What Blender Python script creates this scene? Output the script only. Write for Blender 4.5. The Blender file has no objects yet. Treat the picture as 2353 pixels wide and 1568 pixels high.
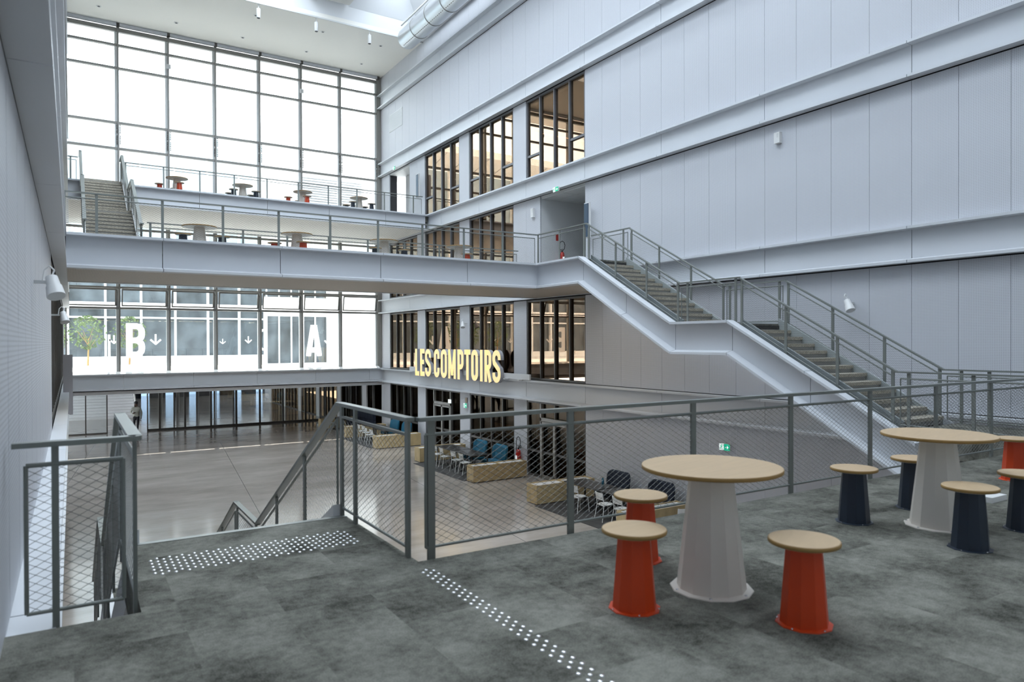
import bpy, bmesh, math, random
from mathutils import Vector, Matrix
random.seed(7)
R = math.radians
SC = bpy.context.scene
COL = SC.collection

# ------------------------------------------------------------------ camera
cam_d = bpy.data.cameras.new('camera')
cam_d.sensor_width = 36.0
cam_d.lens = 36.0 * 1620 / 2353
cam_d.clip_start = 0.05
cam_d.clip_end = 400
PITCH = R(-0.35)
cam_d.shift_y = (2 + 1620 * math.tan(R(0.35))) / 2353
cam = bpy.data.objects.new('camera', cam_d)
COL.objects.link(cam)
_yaw, _roll = R(31.98), R(0.2)
_f = Vector((math.sin(_yaw) * math.cos(PITCH), math.cos(_yaw) * math.cos(PITCH), math.sin(PITCH)))
_r = Vector((math.cos(_yaw), -math.sin(_yaw), 0))
_u = _r.cross(_f)
_r2 = _r * math.cos(_roll) - _u * math.sin(_roll)
_u2 = _u * math.cos(_roll) + _r * math.sin(_roll)
M = Matrix((( _r2.x, _u2.x, -_f.x, 0), (_r2.y, _u2.y, -_f.y, 0), (_r2.z, _u2.z, -_f.z, 1.5), (0, 0, 0, 1)))
cam.matrix_world = M
cam_d.dof.use_dof = True
cam_d.dof.focus_distance = 24.0
cam_d.dof.aperture_fstop = 2.4
SC.camera = cam

# ------------------------------------------------------------------ world, light, exposure
SC.view_settings.view_transform = 'Standard'
SC.view_settings.look = 'None'
SC.view_settings.gamma = 1.0
SC.view_settings.exposure = 0.0
SC.view_settings.use_curve_mapping = False
w = bpy.data.worlds.new('sky')
SC.world = w
w.use_nodes = True
wn = w.node_tree.nodes
wl = w.node_tree.links
bg = wn['Background']
sky = wn.new('ShaderNodeTexSky')
sky.sky_type = 'HOSEK_WILKIE'
sky.turbidity = 7.0
sky.ground_albedo = 0.6
sky.sun_direction = Vector((0.15, 0.5, 0.85)).normalized()
mixc = wn.new('ShaderNodeMixRGB')
mixc.inputs[0].default_value = 0.8
mixc.inputs[2].default_value = (0.86, 0.93, 1.0, 1)
wl.new(sky.outputs[0], mixc.inputs[1])
wl.new(mixc.outputs[0], bg.inputs[0])
bg.inputs[1].default_value = 11.0

def area(name, loc, rot, sx, sy, power, color):
    l = bpy.data.lights.new(name, 'AREA')
    l.shape = 'RECTANGLE'
    l.size, l.size_y = sx, sy
    l.energy = power
    l.color = color
    o = bpy.data.objects.new(name, l)
    o.location = loc
    o.rotation_euler = rot
    COL.objects.link(o)
    return o
# daylight through the diffusing roof glazing above the hall
area('skylight_glazing', (7.0, 15.5, 19.6), (0, 0, 0), 13.0, 30.0, 8000, (0.79, 0.895, 1.0))
# daylight of the open courtyard coming in through the tall glazed wall
def portal(name, loc, rot, sx, sy):
    o = area(name, loc, rot, sx, sy, 1.0, (1, 1, 1))
    o.data.cycles.is_portal = True
portal('window_portal', (7.0, 37.6, 8.0), (R(-90), 0, 0), 15.0, 16.5)
sun_d = bpy.data.lights.new('sun', 'SUN')
sun_d.energy = 26.0
sun_d.angle = R(0.6)
sun_d.color = (1.0, 0.96, 0.90)
sun_o = bpy.data.objects.new('sun', sun_d)
COL.objects.link(sun_o)
_el, _az = R(76), R(8)
sun_o.rotation_euler = Vector((math.sin(_az) * math.cos(_el), math.cos(_az) * math.cos(_el), math.sin(_el))).to_track_quat('Z', 'Y').to_euler()
sun_o.location = (10, 60, 40)
c = SC.cycles
c.use_denoising = True
c.max_bounces = 8
c.diffuse_bounces = 5
c.glossy_bounces = 3
c.transmission_bounces = 3
c.transparent_max_bounces = 24
c.sample_clamp_indirect = 4.0
c.caustics_reflective = False
c.caustics_refractive = False

# ------------------------------------------------------------------ materials
MT = {}
def mat(name, col, rough=0.5, metal=0.0, noise=None, emit=None, spec=None, bump=None):
    m = bpy.data.materials.new(name)
    m.use_nodes = True
    n, l = m.node_tree.nodes, m.node_tree.links
    b = n['Principled BSDF']
    b.inputs['Base Color'].default_value = (*col, 1)
    b.inputs['Roughness'].default_value = rough
    b.inputs['Metallic'].default_value = metal
    if spec is not None:
        b.inputs['Specular IOR Level'].default_value = spec
    if emit:
        b.inputs['Emission Color'].default_value = (*emit[0], 1)
        b.inputs['Emission Strength'].default_value = emit[1]
    if noise:   # (scale xyz, amount, detail)
        tc = n.new('ShaderNodeTexCoord')
        mp = n.new('ShaderNodeMapping')
        mp.inputs['Scale'].default_value = noise[0]
        nz = n.new('ShaderNodeTexNoise')
        nz.inputs['Scale'].default_value = 1.0
        nz.inputs['Detail'].default_value = noise[2] if len(noise) > 2 else 3
        l.new(tc.outputs['Object'], mp.inputs[0])
        l.new(mp.outputs[0], nz.inputs['Vector'])
        mr = n.new('ShaderNodeMapRange')
        mr.inputs[1].default_value = 0.3
        mr.inputs[2].default_value = 0.7
        mr.inputs[3].default_value = 1 - noise[1]
        mr.inputs[4].default_value = 1 + noise[1]
        l.new(nz.outputs[0], mr.inputs[0])
        mx = n.new('ShaderNodeVectorMath')
        mx.operation = 'SCALE'
        mx.inputs[0].default_value = col
        l.new(mr.outputs[0], mx.inputs['Scale'])
        l.new(mx.outputs[0], b.inputs['Base Color'])
        if bump:
            bp = n.new('ShaderNodeBump')
            bp.inputs['Strength'].default_value = bump
            bp.inputs['Distance'].default_value = 0.01
            l.new(nz.outputs[0], bp.inputs['Height'])
            l.new(bp.outputs[0], b.inputs['Normal'])
    MT[name] = m
    return m

def math_node(n, l, op, a, b=None):
    x = n.new('ShaderNodeMath')
    x.operation = op
    for i, v in enumerate((a, b)):
        if v is None:
            continue
        if isinstance(v, (int, float)):
            x.inputs[i].default_value = v
        else:
            l.new(v, x.inputs[i])
    return x.outputs[0]

def perforated(name, col, dark, pitch, rad, axes):
    m = mat(name, col, 0.55)
    n, l = m.node_tree.nodes, m.node_tree.links
    b = n['Principled BSDF']
    tc = n.new('ShaderNodeTexCoord')
    sp = n.new('ShaderNodeSeparateXYZ')
    l.new(tc.outputs['Object'], sp.inputs[0])
    def cell(o):
        q = math_node(n, l, 'MULTIPLY', o, 1 / pitch)
        q = math_node(n, l, 'FRACT', q)
        q = math_node(n, l, 'SUBTRACT', q, 0.5)
        return math_node(n, l, 'MULTIPLY', q, q)
    s = math_node(n, l, 'ADD', cell(sp.outputs[axes[0]]), cell(sp.outputs[axes[1]]))
    d = math_node(n, l, 'LESS_THAN', s, rad * rad)
    mx = n.new('ShaderNodeMixRGB')
    mx.inputs[1].default_value = (*col, 1)
    mx.inputs[2].default_value = (*dark, 1)
    l.new(d, mx.inputs[0])
    l.new(mx.outputs[0], b.inputs['Base Color'])
    return m

PANEL = (0.60, 0.615, 0.655)
perforated('wall_panel', PANEL, (0.36, 0.36, 0.38), 0.03, 0.24, (1, 2))
perforated('soffit', (0.64, 0.57, 0.49), (0.25, 0.22, 0.19), 0.03, 0.25, (0, 1))
mat('fascia', (0.62, 0.64, 0.67), 0.42, 0.0, ((0.6, 0.6, 0.6), 0.02))
mat('gap', (0.03, 0.03, 0.035), 0.8)
mat('white_paint', (0.72, 0.73, 0.74), 0.5)
mat('ceiling_paint', (0.88, 0.86, 0.81), 0.7)
mat('rail_metal', (0.205, 0.22, 0.205), 0.38, 0.25)
mat('wire', (0.16, 0.16, 0.15), 0.4, 0.7)
mat('frame_grey', (0.27, 0.26, 0.24), 0.45, 0.2)
mat('frame_dark', (0.075, 0.07, 0.065), 0.45, 0.2)
mat('frame_mid', (0.13, 0.13, 0.14), 0.45, 0.2)
mat('frame_light', (0.64, 0.65, 0.64), 0.45, 0.1)
mat('stringer_grey', (0.30, 0.33, 0.33), 0.5)
mat('tread', (0.36, 0.33, 0.27), 0.7, 0, ((30, 30, 30), 0.3, 6))
mat('riser', (0.26, 0.26, 0.25), 0.6)
mat('slot', (0.015, 0.015, 0.015), 0.7)
mat('white_coat', (0.74, 0.68, 0.61), 0.4)
mat('white_chair', (0.78, 0.78, 0.76), 0.35)
mat('orange', (0.62, 0.052, 0.004), 0.42)
mat('navy', (0.014, 0.024, 0.042), 0.4)
mat('oak', (0.50, 0.36, 0.215), 0.5, 0, ((5, 30, 10), 0.05, 4))
mat('oak_edge', (0.34, 0.20, 0.06), 0.5)
mat('plywood', (0.50, 0.38, 0.20), 0.6, 0, ((6, 6, 2.5), 0.12, 4))
mat('white_lam', (0.80, 0.80, 0.80), 0.4)
mat('black_top', (0.045, 0.042, 0.04), 0.3)
mat('rug', (0.05, 0.048, 0.048), 0.95, 0, ((4, 4, 4), 0.15, 6))
mat('teal', (0.006, 0.10, 0.17), 0.85)
mat('midnight', (0.008, 0.014, 0.03), 0.9)
mat('red', (0.50, 0.02, 0.012), 0.35)
mat('black', (0.01, 0.01, 0.011), 0.5)
mat('stud', (0.75, 0.75, 0.76), 0.22, 0.85)
mat('galvanised', (0.62, 0.64, 0.66), 0.30, 0.75)
mat('green', (0.0, 0.28, 0.14), 0.5, emit=((0.0, 0.6, 0.35), 0.6))
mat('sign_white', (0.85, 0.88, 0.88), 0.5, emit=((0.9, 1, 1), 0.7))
mat('letter_face', (0.45, 0.36, 0.18), 0.5, emit=((1.0, 0.76, 0.36), 0.85))
mat('letter_side', (0.45, 0.45, 0.48), 0.5)
def film():
    m = bpy.data.materials.new('decal')
    m.use_nodes = True
    n, l = m.node_tree.nodes, m.node_tree.links
    n.clear()
    out = n.new('ShaderNodeOutputMaterial'); a = n.new('ShaderNodeBsdfDiffuse'); b = n.new('ShaderNodeBsdfTranslucent'); mx = n.new('ShaderNodeMixShader')
    a.inputs[0].default_value = (0.9, 0.9, 0.9, 1); b.inputs[0].default_value = (0.92, 0.92, 0.92, 1)
    mx.inputs[0].default_value = 0.6
    l.new(a.outputs[0], mx.inputs[1]); l.new(b.outputs[0], mx.inputs[2]); l.new(mx.outputs[0], out.inputs[0])
    MT['decal'] = m
film()
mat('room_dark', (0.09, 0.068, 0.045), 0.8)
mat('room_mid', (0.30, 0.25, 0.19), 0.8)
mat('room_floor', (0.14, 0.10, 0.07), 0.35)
mat('warm_lamp', (1, 0.8, 0.5), 0.5, emit=((1.0, 0.66, 0.28), 1.5))
mat('lamp_white', (1, 1, 1), 0.5, emit=((1.0, 0.97, 0.9), 4.0))
mat('outside_white', (0.86, 0.86, 0.84), 0.8)
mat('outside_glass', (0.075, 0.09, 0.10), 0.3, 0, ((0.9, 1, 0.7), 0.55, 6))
mat('outside_glass_sky', (0.36, 0.44, 0.48), 0.3)  # upper facade panes: sky reflection put into the colour
mat('rear_wall', (0.20, 0.23, 0.27), 0.6)
mat('outside_paving', (0.80, 0.79, 0.76), 0.9)
mat('outside_grey', (0.42, 0.42, 0.43), 0.8)
mat('leaf', (0.10, 0.14, 0.05), 0.8)
mat('skin_tone', (0.08, 0.045, 0.03), 0.6)
mat('shirt', (0.42, 0.43, 0.38), 0.8)
mat('trousers', (0.012, 0.013, 0.018), 0.8)
mat('white_plastic', (0.75, 0.75, 0.74), 0.4)
mat('tinted_blue', (0.015, 0.05, 0.10), 0.3)

def glass(name, tint, gloss_col, fac, edge):
    m = bpy.data.materials.new(name)
    m.use_nodes = True
    n, l = m.node_tree.nodes, m.node_tree.links
    n.clear()
    out = n.new('ShaderNodeOutputMaterial')
    tr = n.new('ShaderNodeBsdfTransparent')
    tr.inputs[0].default_value = (*tint, 1)
    gl = n.new('ShaderNodeBsdfGlossy')
    gl.inputs['Color'].default_value = (*gloss_col, 1)
    gl.inputs['Roughness'].default_value = 0.0
    mx = n.new('ShaderNodeMixShader')
    lw = n.new('ShaderNodeLayerWeight')
    lw.inputs[0].default_value = 0.35
    mr = n.new('ShaderNodeMapRange')
    mr.inputs[3].default_value = fac
    mr.inputs[4].default_value = edge
    l.new(lw.outputs['Fresnel'], mr.inputs[0])
    l.new(mr.outputs[0], mx.inputs[0])
    l.new(tr.outputs[0], mx.inputs[1])
    l.new(gl.outputs[0], mx.inputs[2])
    l.new(mx.outputs[0], out.inputs[0])
    MT[name] = m
glass('clear_glass', (0.93, 0.95, 0.95), (1, 1, 1), 0.04, 0.5)
glass('bronze_glass', (0.60, 0.47, 0.34), (0.95, 0.76, 0.58), 0.16, 0.75)
glass('dimming_glass', (0.30, 0.35, 0.40), (1, 1, 1), 0.05, 0.3)
glass('ground_glass', (0.40, 0.33, 0.25), (0.85, 0.75, 0.62), 0.015, 0.06)

# carpet: grey tiles with cloudy wear
def carpet():
    m = mat('carpet', (0.1, 0.1, 0.1), 0.95)
    n, l = m.node_tree.nodes, m.node_tree.links
    b = n['Principled BSDF']
    b.inputs['Specular IOR Level'].default_value = 0.1
    tc = n.new('ShaderNodeTexCoord')
    def nz(sc, det, rough=0.5):
        x = n.new('ShaderNodeTexNoise')
        x.inputs['Scale'].default_value = sc
        x.inputs['Detail'].default_value = det
        x.inputs['Roughness'].default_value = rough
        l.new(tc.outputs['Object'], x.inputs['Vector'])
        return x.outputs[0]
    # per-tile offset
    sn = n.new('ShaderNodeVectorMath'); sn.operation = 'SNAP'
    sn.inputs[1].default_value = (0.5, 0.5, 10)
    l.new(tc.outputs['Object'], sn.inputs[0])
    wn_ = n.new('ShaderNodeTexWhiteNoise')
    l.new(sn.outputs[0], wn_.inputs['Vector'])
    # cloudy noise shifted per tile, so the pattern breaks at tile edges
    ad = n.new('ShaderNodeVectorMath'); ad.operation = 'MULTIPLY_ADD'
    ad.inputs[1].default_value = (0.28, 0.28, 0.28)
    l.new(wn_.outputs['Color'], ad.inputs[0])
    l.new(tc.outputs['Object'], ad.inputs[2])
    c1 = n.new('ShaderNodeTexNoise'); c1.inputs['Scale'].default_value = 2.2; c1.inputs['Detail'].default_value = 5
    c1.inputs['Roughness'].default_value = 0.62
    l.new(ad.outputs[0], c1.inputs['Vector'])
    fine = nz(120, 3)
    mid = nz(24, 4)
    a = math_node(n, l, 'MULTIPLY', c1.outputs[0], 1.25)
    a = math_node(n, l, 'ADD', a, math_node(n, l, 'MULTIPLY', fine, 0.6))
    a = math_node(n, l, 'ADD', a, math_node(n, l, 'MULTIPLY', mid, 0.45))
    a = math_node(n, l, 'ADD', a, math_node(n, l, 'MULTIPLY', wn_.outputs['Value'], 0.12))
    mr = n.new('ShaderNodeMapRange')
    mr.inputs[1].default_value = 0.92
    mr.inputs[2].default_value = 1.50
    l.new(a, mr.inputs[0])
    mx = n.new('ShaderNodeMixRGB')
    mx.inputs[1].default_value = (0.040, 0.040, 0.033, 1)
    mx.inputs[2].default_value = (0.242, 0.240, 0.208, 1)
    l.new(mr.outputs[0], mx.inputs[0])
    l.new(mx.outputs[0], b.inputs['Base Color'])
    bp = n.new('ShaderNodeBump')
    bp.inputs['Strength'].default_value = 0.5
    bp.inputs['Distance'].default_value = 0.004
    l.new(fine, bp.inputs['Height'])
    l.new(bp.outputs[0], b.inputs['Normal'])
carpet()

def concrete():
    m = mat('polished_concrete', (0.3, 0.3, 0.3), 0.16)
    n, l = m.node_tree.nodes, m.node_tree.links
    b = n['Principled BSDF']
    tc = n.new('ShaderNodeTexCoord')
    mp = n.new('ShaderNodeMapping')
    mp.inputs['Scale'].default_value = (0.35, 0.9, 1)
    l.new(tc.outputs['Object'], mp.inputs[0])
    x = n.new('ShaderNodeTexNoise')
    x.inputs['Scale'].default_value = 1.0
    x.inputs['Detail'].default_value = 8
    x.inputs['Roughness'].default_value = 0.65
    l.new(mp.outputs[0], x.inputs['Vector'])
    mr = n.new('ShaderNodeMapRange')
    mr.inputs[1].default_value = 0.3
    mr.inputs[2].default_value = 0.72
    l.new(x.outputs[0], mr.inputs[0])
    mx = n.new('ShaderNodeMixRGB')
    mx.inputs[1].default_value = (0.30, 0.265, 0.235, 1)
    mx.inputs[2].default_value = (0.47, 0.43, 0.395, 1)
    l.new(mr.outputs[0], mx.inputs[0])
    # sawn joints of the slab
    sp = n.new('ShaderNodeSeparateXYZ')
    rt = n.new('ShaderNodeMapping')
    rt.inputs['Rotation'].default_value = (0, 0, R(5.8))
    rt.inputs['Location'].default_value = (0.35, 1.0, 0)
    l.new(tc.outputs['Object'], rt.inputs[0])
    l.new(rt.outputs[0], sp.inputs[0])
    def line(o, pitch, wd):
        q = math_node(n, l, 'FRACT', math_node(n, l, 'MULTIPLY', o, 1 / pitch))
        q = math_node(n, l, 'ABSOLUTE', math_node(n, l, 'SUBTRACT', q, 0.5))
        return math_node(n, l, 'LESS_THAN', q, wd / pitch)
    j = math_node(n, l, 'MAXIMUM', line(sp.outputs[0], 5.6, 0.007), line(sp.outputs[1], 6.0, 0.005))
    m2 = n.new('ShaderNodeMixRGB')
    m2.inputs[2].default_value = (0.05, 0.045, 0.04, 1)
    l.new(j, m2.inputs[0])
    l.new(mx.outputs[0], m2.inputs[1])
    l.new(m2.outputs[0], b.inputs['Base Color'])
    rr = n.new('ShaderNodeMapRange')
    rr.inputs[3].default_value = 0.07
    rr.inputs[4].default_value = 0.19
    l.new(x.outputs[0], rr.inputs[0])
    l.new(rr.outputs[0], b.inputs['Roughness'])
concrete()

# ------------------------------------------------------------------ mesh builder
class MB:
    def __init__(s):
        s.v, s.f, s.sm, s.mi = [], [], [], []
    def add(s, vs, fs, smooth=False, mi=0):
        k = len(s.v)
        s.v += [tuple(p) for p in vs]
        s.f += [tuple(i + k for i in q) for q in fs]
        s.sm += [smooth] * len(fs)
        s.mi += [mi] * len(fs)
        return s
    def box(s, x0, x1, y0, y1, z0, z1, mi=0):
        x0, x1 = min(x0, x1), max(x0, x1); y0, y1 = min(y0, y1), max(y0, y1); z0, z1 = min(z0, z1), max(z0, z1)
        v = [(x0,y0,z0),(x1,y0,z0),(x1,y1,z0),(x0,y1,z0),(x0,y0,z1),(x1,y0,z1),(x1,y1,z1),(x0,y1,z1)]
        return s.add(v, [(3,2,1,0),(4,5,6,7),(0,1,5,4),(1,2,6,5),(2,3,7,6),(3,0,4,7)], mi=mi)
    def bar(s, a, b, wd, h, up=(0,0,1), smooth=False):
        a, b, up = Vector(a), Vector(b), Vector(up)
        d = (b - a).normalized()
        if abs(d.dot(up)) > 0.999: up = Vector((0, 1, 0))
        sd = d.cross(up).normalized() * wd / 2
        uu = sd.cross(d).normalized() * h / 2
        v = [p + i * sd + j * uu for p in (a, b) for i, j in ((-1,-1),(1,-1),(1,1),(-1,1))]
        return s.add(v, [(3,2,1,0),(4,5,6,7),(0,1,5,4),(1,2,6,5),(2,3,7,6),(3,0,4,7)])
    def tube(s, a, b, r, n=8, r2=None, cap=True):
        a, b = Vector(a), Vector(b)
        if r2 is None: r2 = r
        d = (b - a).normalized()
        up = Vector((0, 0, 1)) if abs(d.z) < 0.95 else Vector((1, 0, 0))
        e1 = d.cross(up).normalized(); e2 = d.cross(e1)
        v = []
        for p, q in ((a, r), (b, r2)):
            for i in range(n):
                t = 2 * math.pi * i / n
                v.append(p + (e1 * math.cos(t) + e2 * math.sin(t)) * q)
        f = [((i+1) % n, i, n + i, n + (i+1) % n) for i in range(n)]
        s.add(v, f, smooth=n > 5)
        if cap:
            s.add(v, [tuple(range(n)), tuple(range(2*n-1, n-1, -1))])
        return s
    def pipe(s, pts, r, n=8):
        for a, b in zip(pts[:-1], pts[1:]):
            s.tube(a, b, r, n)
        return s
    def lathe(s, prof, n=32, c=(0,0,0), smooth=True, rot=0.0):
        v = []
        for rr, z in prof:
            for i in range(n):
                t = 2 * math.pi * (i + rot) / n
                v.append((c[0] + rr * math.cos(t), c[1] + rr * math.sin(t), c[2] + z))
        f = []
        for k in range(len(prof) - 1):
            for i in range(n):
                f.append((k*n+i, k*n+(i+1) % n, (k+1)*n+(i+1) % n, (k+1)*n+i))
        s.add(v, f, smooth=smooth)
        s.add(v[:n], [tuple(range(n-1, -1, -1))])
        s.add(v[-n:], [tuple(range(n))])
        return s
    def prism(s, poly, fn):
        """poly: list of 2D points; fn(p, end) -> 3D point for end 0/1"""
        n = len(poly)
        v = [fn(p, 0) for p in poly] + [fn(p, 1) for p in poly]
        f = [(i, (i+1) % n, n + (i+1) % n, n + i) for i in range(n)]
        f += [tuple(range(n-1, -1, -1)), tuple(range(n, 2*n))]
        return s.add(v, f)
    def build(s, name, material, parent=None):
        me = bpy.data.meshes.new(name)
        me.from_pydata(s.v, [], s.f)
        mats = material if isinstance(material, (list, tuple)) else [material]
        for q in mats: me.materials.append(MT[q])
        me.polygons.foreach_set('use_smooth', s.sm)
        me.polygons.foreach_set('material_index', s.mi)
        bm = bmesh.new(); bm.from_mesh(me)
        bmesh.ops.recalc_face_normals(bm, faces=bm.faces)
        bm.to_mesh(me); bm.free()
        me.update()
        o = bpy.data.objects.new(name, me)
        COL.objects.link(o)
        if parent: o.parent = parent
        return o

def tag(o, label=None, cat=None, group=None, kind=None):
    if label: o['label'] = label
    if cat: o['category'] = cat
    if group: o['group'] = group
    if kind: o['kind'] = kind
    return o
def struct(o, label=None, cat=None):
    o['kind'] = 'structure'
    return tag(o, label, cat)
def empty(name, loc=(0,0,0), rz=0, label=None, cat=None, group=None, kind=None):
    o = bpy.data.objects.new(name, None)
    o.empty_display_size = 0.2
    o.location = loc; o.rotation_euler = (0, 0, rz)
    COL.objects.link(o)
    return tag(o, label, cat, group, kind)
def dup(root, loc, rz=0, label=None, group=None):
    r = root.copy(); COL.objects.link(r); r.location = loc; r.rotation_euler = (0, 0, rz)
    if label: r['label'] = label
    if group: r['group'] = group
    for ch in list(root.children):
        q = ch.copy(); COL.objects.link(q); q.parent = r
        for g in ch.children:
            d = g.copy(); COL.objects.link(d); d.parent = q
    return r

# ------------------------------------------------------------------ dimensions
XL, XR = -0.30, 14.56          # side walls
YB = 37.0                      # tall glazed wall
H = 3.75                       # storey
GZ = -3.5                      # ground floor
PS = 0.8985                    # wall panel module
BAY = 5 * PS
Y0B = 18.68                    # near jamb of first bay of windows
LIP = 0.22
def ztop(k): return H * k + 0.07
def zbot(k): return H * k - 0.67
PROFILE = [(0.0, 0.0), (LIP, 0.0), (LIP, -0.055), (0.03, -0.06), (0.03, -0.64), (LIP, -0.685), (LIP, -0.74), (0.0, -0.74)]

def band(mb, pts, pdir, prof=PROFILE, gap=0.014):
    """fascia swept along path pts (top edge, on the wall line); pdir = outward direction"""
    pd = Vector(pdir)
    for a, b in zip(pts[:-1], pts[1:]):
        a, b = Vector(a), Vector(b)
        d = (b - a).normalized() * gap / 2
        q = (a + d, b - d)
        mb.prism(prof, lambda p, e: q[e] + pd * p[0] + Vector((0, 0, p[1])))
    return mb
def line(a, b, step, first=None):
    """joint positions from a to b"""
    out = [a]; y = first if first is not None else a + step
    while y < b - 0.2:
        if y > a + 0.2: out.append(y)
        y += step
    out.append(b)
    return out

# ------------------------------------------------------------------ floors
mb = MB()
mb.box(-3.0, 13.62, -3.0, 4.42, -0.4, 0)
mb.box(0.32, 2.0, 4.42, 5.93, -0.4, 0)
mb.box(11.85, 13.62, 4.42, 6.55, -0.4, 0)
struct(mb.build('floor', 'carpet'), 'grey carpet of the upper gallery', 'floor')
mb = MB()
mb.box(-8, 20, -3, 75, GZ - 0.3, GZ)
struct(mb.build('floor_lower', 'polished_concrete'), 'polished concrete floor of the hall below', 'floor')
# metal edge strip at the head of the stair down
mb = MB(); mb.box(0.36, 2.0, 5.93, 5.955, -0.12, 0.003)
mb.box(0.36, 2.0, 5.89, 5.93, 0.0, 0.004)
struct(mb.build('trim_1', 'rail_metal'))

# ------------------------------------------------------------------ right wall
bays = [(Y0B + BAY * i, Y0B + BAY * i + 4 * PS) for i in range(4)]
def panels(mb, x, y0, y1, z0, z1, side=1, off=Y0B):
    gp = 0.0035 if side > 0 else 0.007
    k = math.floor((y0 - off) / PS + 1e-6)
    y = off + k * PS
    while y < y1 - 0.02:
        a, b = max(y, y0), min(y + PS, y1)
        if b - a > 0.03:
            mb.box(x, x + side * 0.06, a + gp, b - gp, z0, z1)
        y += PS
mb = MB(); back = MB()
YN = -2.5
zones = [(-1, GZ, zbot(0))] + [(k, ztop(k), zbot(k + 1)) for k in range(4)] + [(4, ztop(4), 16.1)]
openings = {   # level: list of (y0, y1)
    -1: bays, 0: bays, 1: bays[1:] + [(18.68, 21.34)], 2: bays[:3] + [(33.05, 35.75)], 3: [], 4: []}
for lv, z0, z1 in zones:
    z1 = z1 - 0.025 if lv < 4 else z1
    ops = sorted(openings[lv])
    y = YN
    for a, b in ops + [(YB, YB)]:
        if a - y > 0.05:
            panels(mb, XR, y, a, z0 + (0.02 if lv >= 0 else 0), z1)
            back.box(XR + 0.07, XR + 0.45, y + 0.004, a - 0.004, z0 - 0.3 if lv >= 0 else z0, z1 + 0.3 if lv < 4 else z1)
        y = b
struct(mb.build('wall_right', 'wall_panel'), 'tall right wall of white perforated panels', 'wall')
for k in range(5):     # wall core behind the fascias
    back.box(XR + 0.02, XR + 0.45, YN, YB, zbot(k) + 0.0, ztop(k) - 0.0)
struct(back.build('wall_right_core', 'gap'))
bm_ = MB()
joints = line(YN, YB, 4 * PS, Y0B - 4 * PS * 5 - 0.02)
for k in range(5):
    band(bm_, [(XR, y, ztop(k)) for y in joints], (-1, 0, 0))
struct(bm_.build('trim_2', 'fascia'), 'projecting fascia bands on the right wall', 'trim')

# windows, one thing per bay
wn_count = [0]
def bay_window(y0, y1, z0, z1, panes, transoms, label, glass_mat, door=None):
    wn_count[0] += 1
    o = empty('window_%d' % (wn_count[0] + 1), (XR + 0.02, y0, z0), 0, kind='structure')
    n = panes
    L, Hh = y1 - y0, z1 - z0
    fr = MB()
    fw, dp = 0.07, 0.14
    fm = 'frame_mid' if z0 > 3 else 'frame_dark'
    fr.box(0.0, dp, 0, fw, 0, Hh); fr.box(0.0, dp, L - fw, L, 0, Hh)
    fr.box(0.0, dp, fw, L - fw, 0, fw); fr.box(0.0, dp, fw, L - fw, Hh - fw, Hh)
    fr.build('window_frame', fm, o)
    for i in range(1, n):
        m_ = MB(); yy = L * i / n
        m_.box(-0.01, 0.10, yy - 0.03, yy + 0.03, fw, Hh - fw)
        m_.build('mullion', fm, o)
    for (i, zz) in transoms:
        m_ = MB(); m_.box(0.01, dp, L * i / n + 0.035, L * (i + 1) / n - 0.035, zz - 0.04, zz + 0.04)
        m_.build('transom', fm, o)
    g = MB()
    for i in range(n):
        g.box(0.07, 0.078, L * i / n + 0.01, L * (i + 1) / n - 0.01, fw * 0.5, Hh - fw * 0.5)
    g.build('pane', glass_mat, o)
    if door:
        d = MB(); ya, yb, zh = door
        d.box(-0.04, 0.16, ya, ya + 0.08, 0, Hh - fw); d.box(-0.04, 0.16, yb - 0.08, yb, 0, Hh - fw)
        d.box(-0.04, 0.16, ya, yb, zh, zh + 0.12)
        mid = (ya + yb) / 2
        for q in (ya + 0.08, mid - 0.06, mid + 0.0, yb - 0.14):
            d.box(-0.05, 0.0, q, q + 0.06, 0.02, zh)
        d.box(-0.05, 0.0, ya + 0.08, yb - 0.08, zh - 0.1, zh - 0.02)
        d.box(-0.05, 0.0, ya + 0.08, yb - 0.08, 0.02, 0.14)
        d.build('door_leaf', 'frame_grey', o)
    return o
def hgrid(y0, y1):
    pass
for i, (a, b) in enumerate(bays):
    for lv in (-1, 0, 1, 2):
        z0 = GZ if lv < 0 else ztop(lv) + 0.02
        z1 = zbot(lv + 1) - 0.03
        if lv == 1 and i == 0: continue
        if lv == 2 and i == 3: continue
        tr = []
        if lv == 2: tr = [(0, 0.85), (3, 0.85)]
        if lv == -1: tr = [(q, 0.95) for q in range(4)]
        bay_window(a, b, z0, z1, 4, tr, '', 'ground_glass' if lv < 0 else 'bronze_glass',
                   door=((0.9, 2.7, 2.1) if (lv == -1 and i in (0, 2)) else None))

# rooms behind the windows
def room(y0, y1, z0, z1, wallm, floorm, ceilm, x1=21.0, lamps=()):
    f = MB(); f.box(XR + 0.46, x1, y0, y1, z0 - 0.12, z0)
    struct(f.build('floor_room', floorm))
    f = MB(); f.box(XR + 0.46, x1, y0, y1, z1, z1 + 0.12)
    struct(f.build('ceiling_room', ceilm))
    f = MB()
    f.box(x1, x1 + 0.1, y0, y1, z0, z1)
    f.box(XR + 0.46, x1, y0 - 0.1, y0, z0, z1)
    f.box(XR + 0.46, x1, y1, y1 + 0.1, z0, z1)
    struct(f.build('wall_room', wallm))
room(Y0B - 1, YB + 8.0, GZ + 0.002, -0.85, 'room_dark', 'room_floor', 'room_dark', 22)
room(Y0B - 0.2, YB - 0.3, 0.05, 3.0, 'room_dark', 'room_floor', 'room_mid', 22)
room(21.5, YB - 0.3, 3.72, 6.78, 'room_mid', 'room_mid', 'room_mid', 22)
room(Y0B - 0.2, 32.1, 7.48, 10.5, 'room_mid', 'room_mid', 'room_mid', 22)

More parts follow.
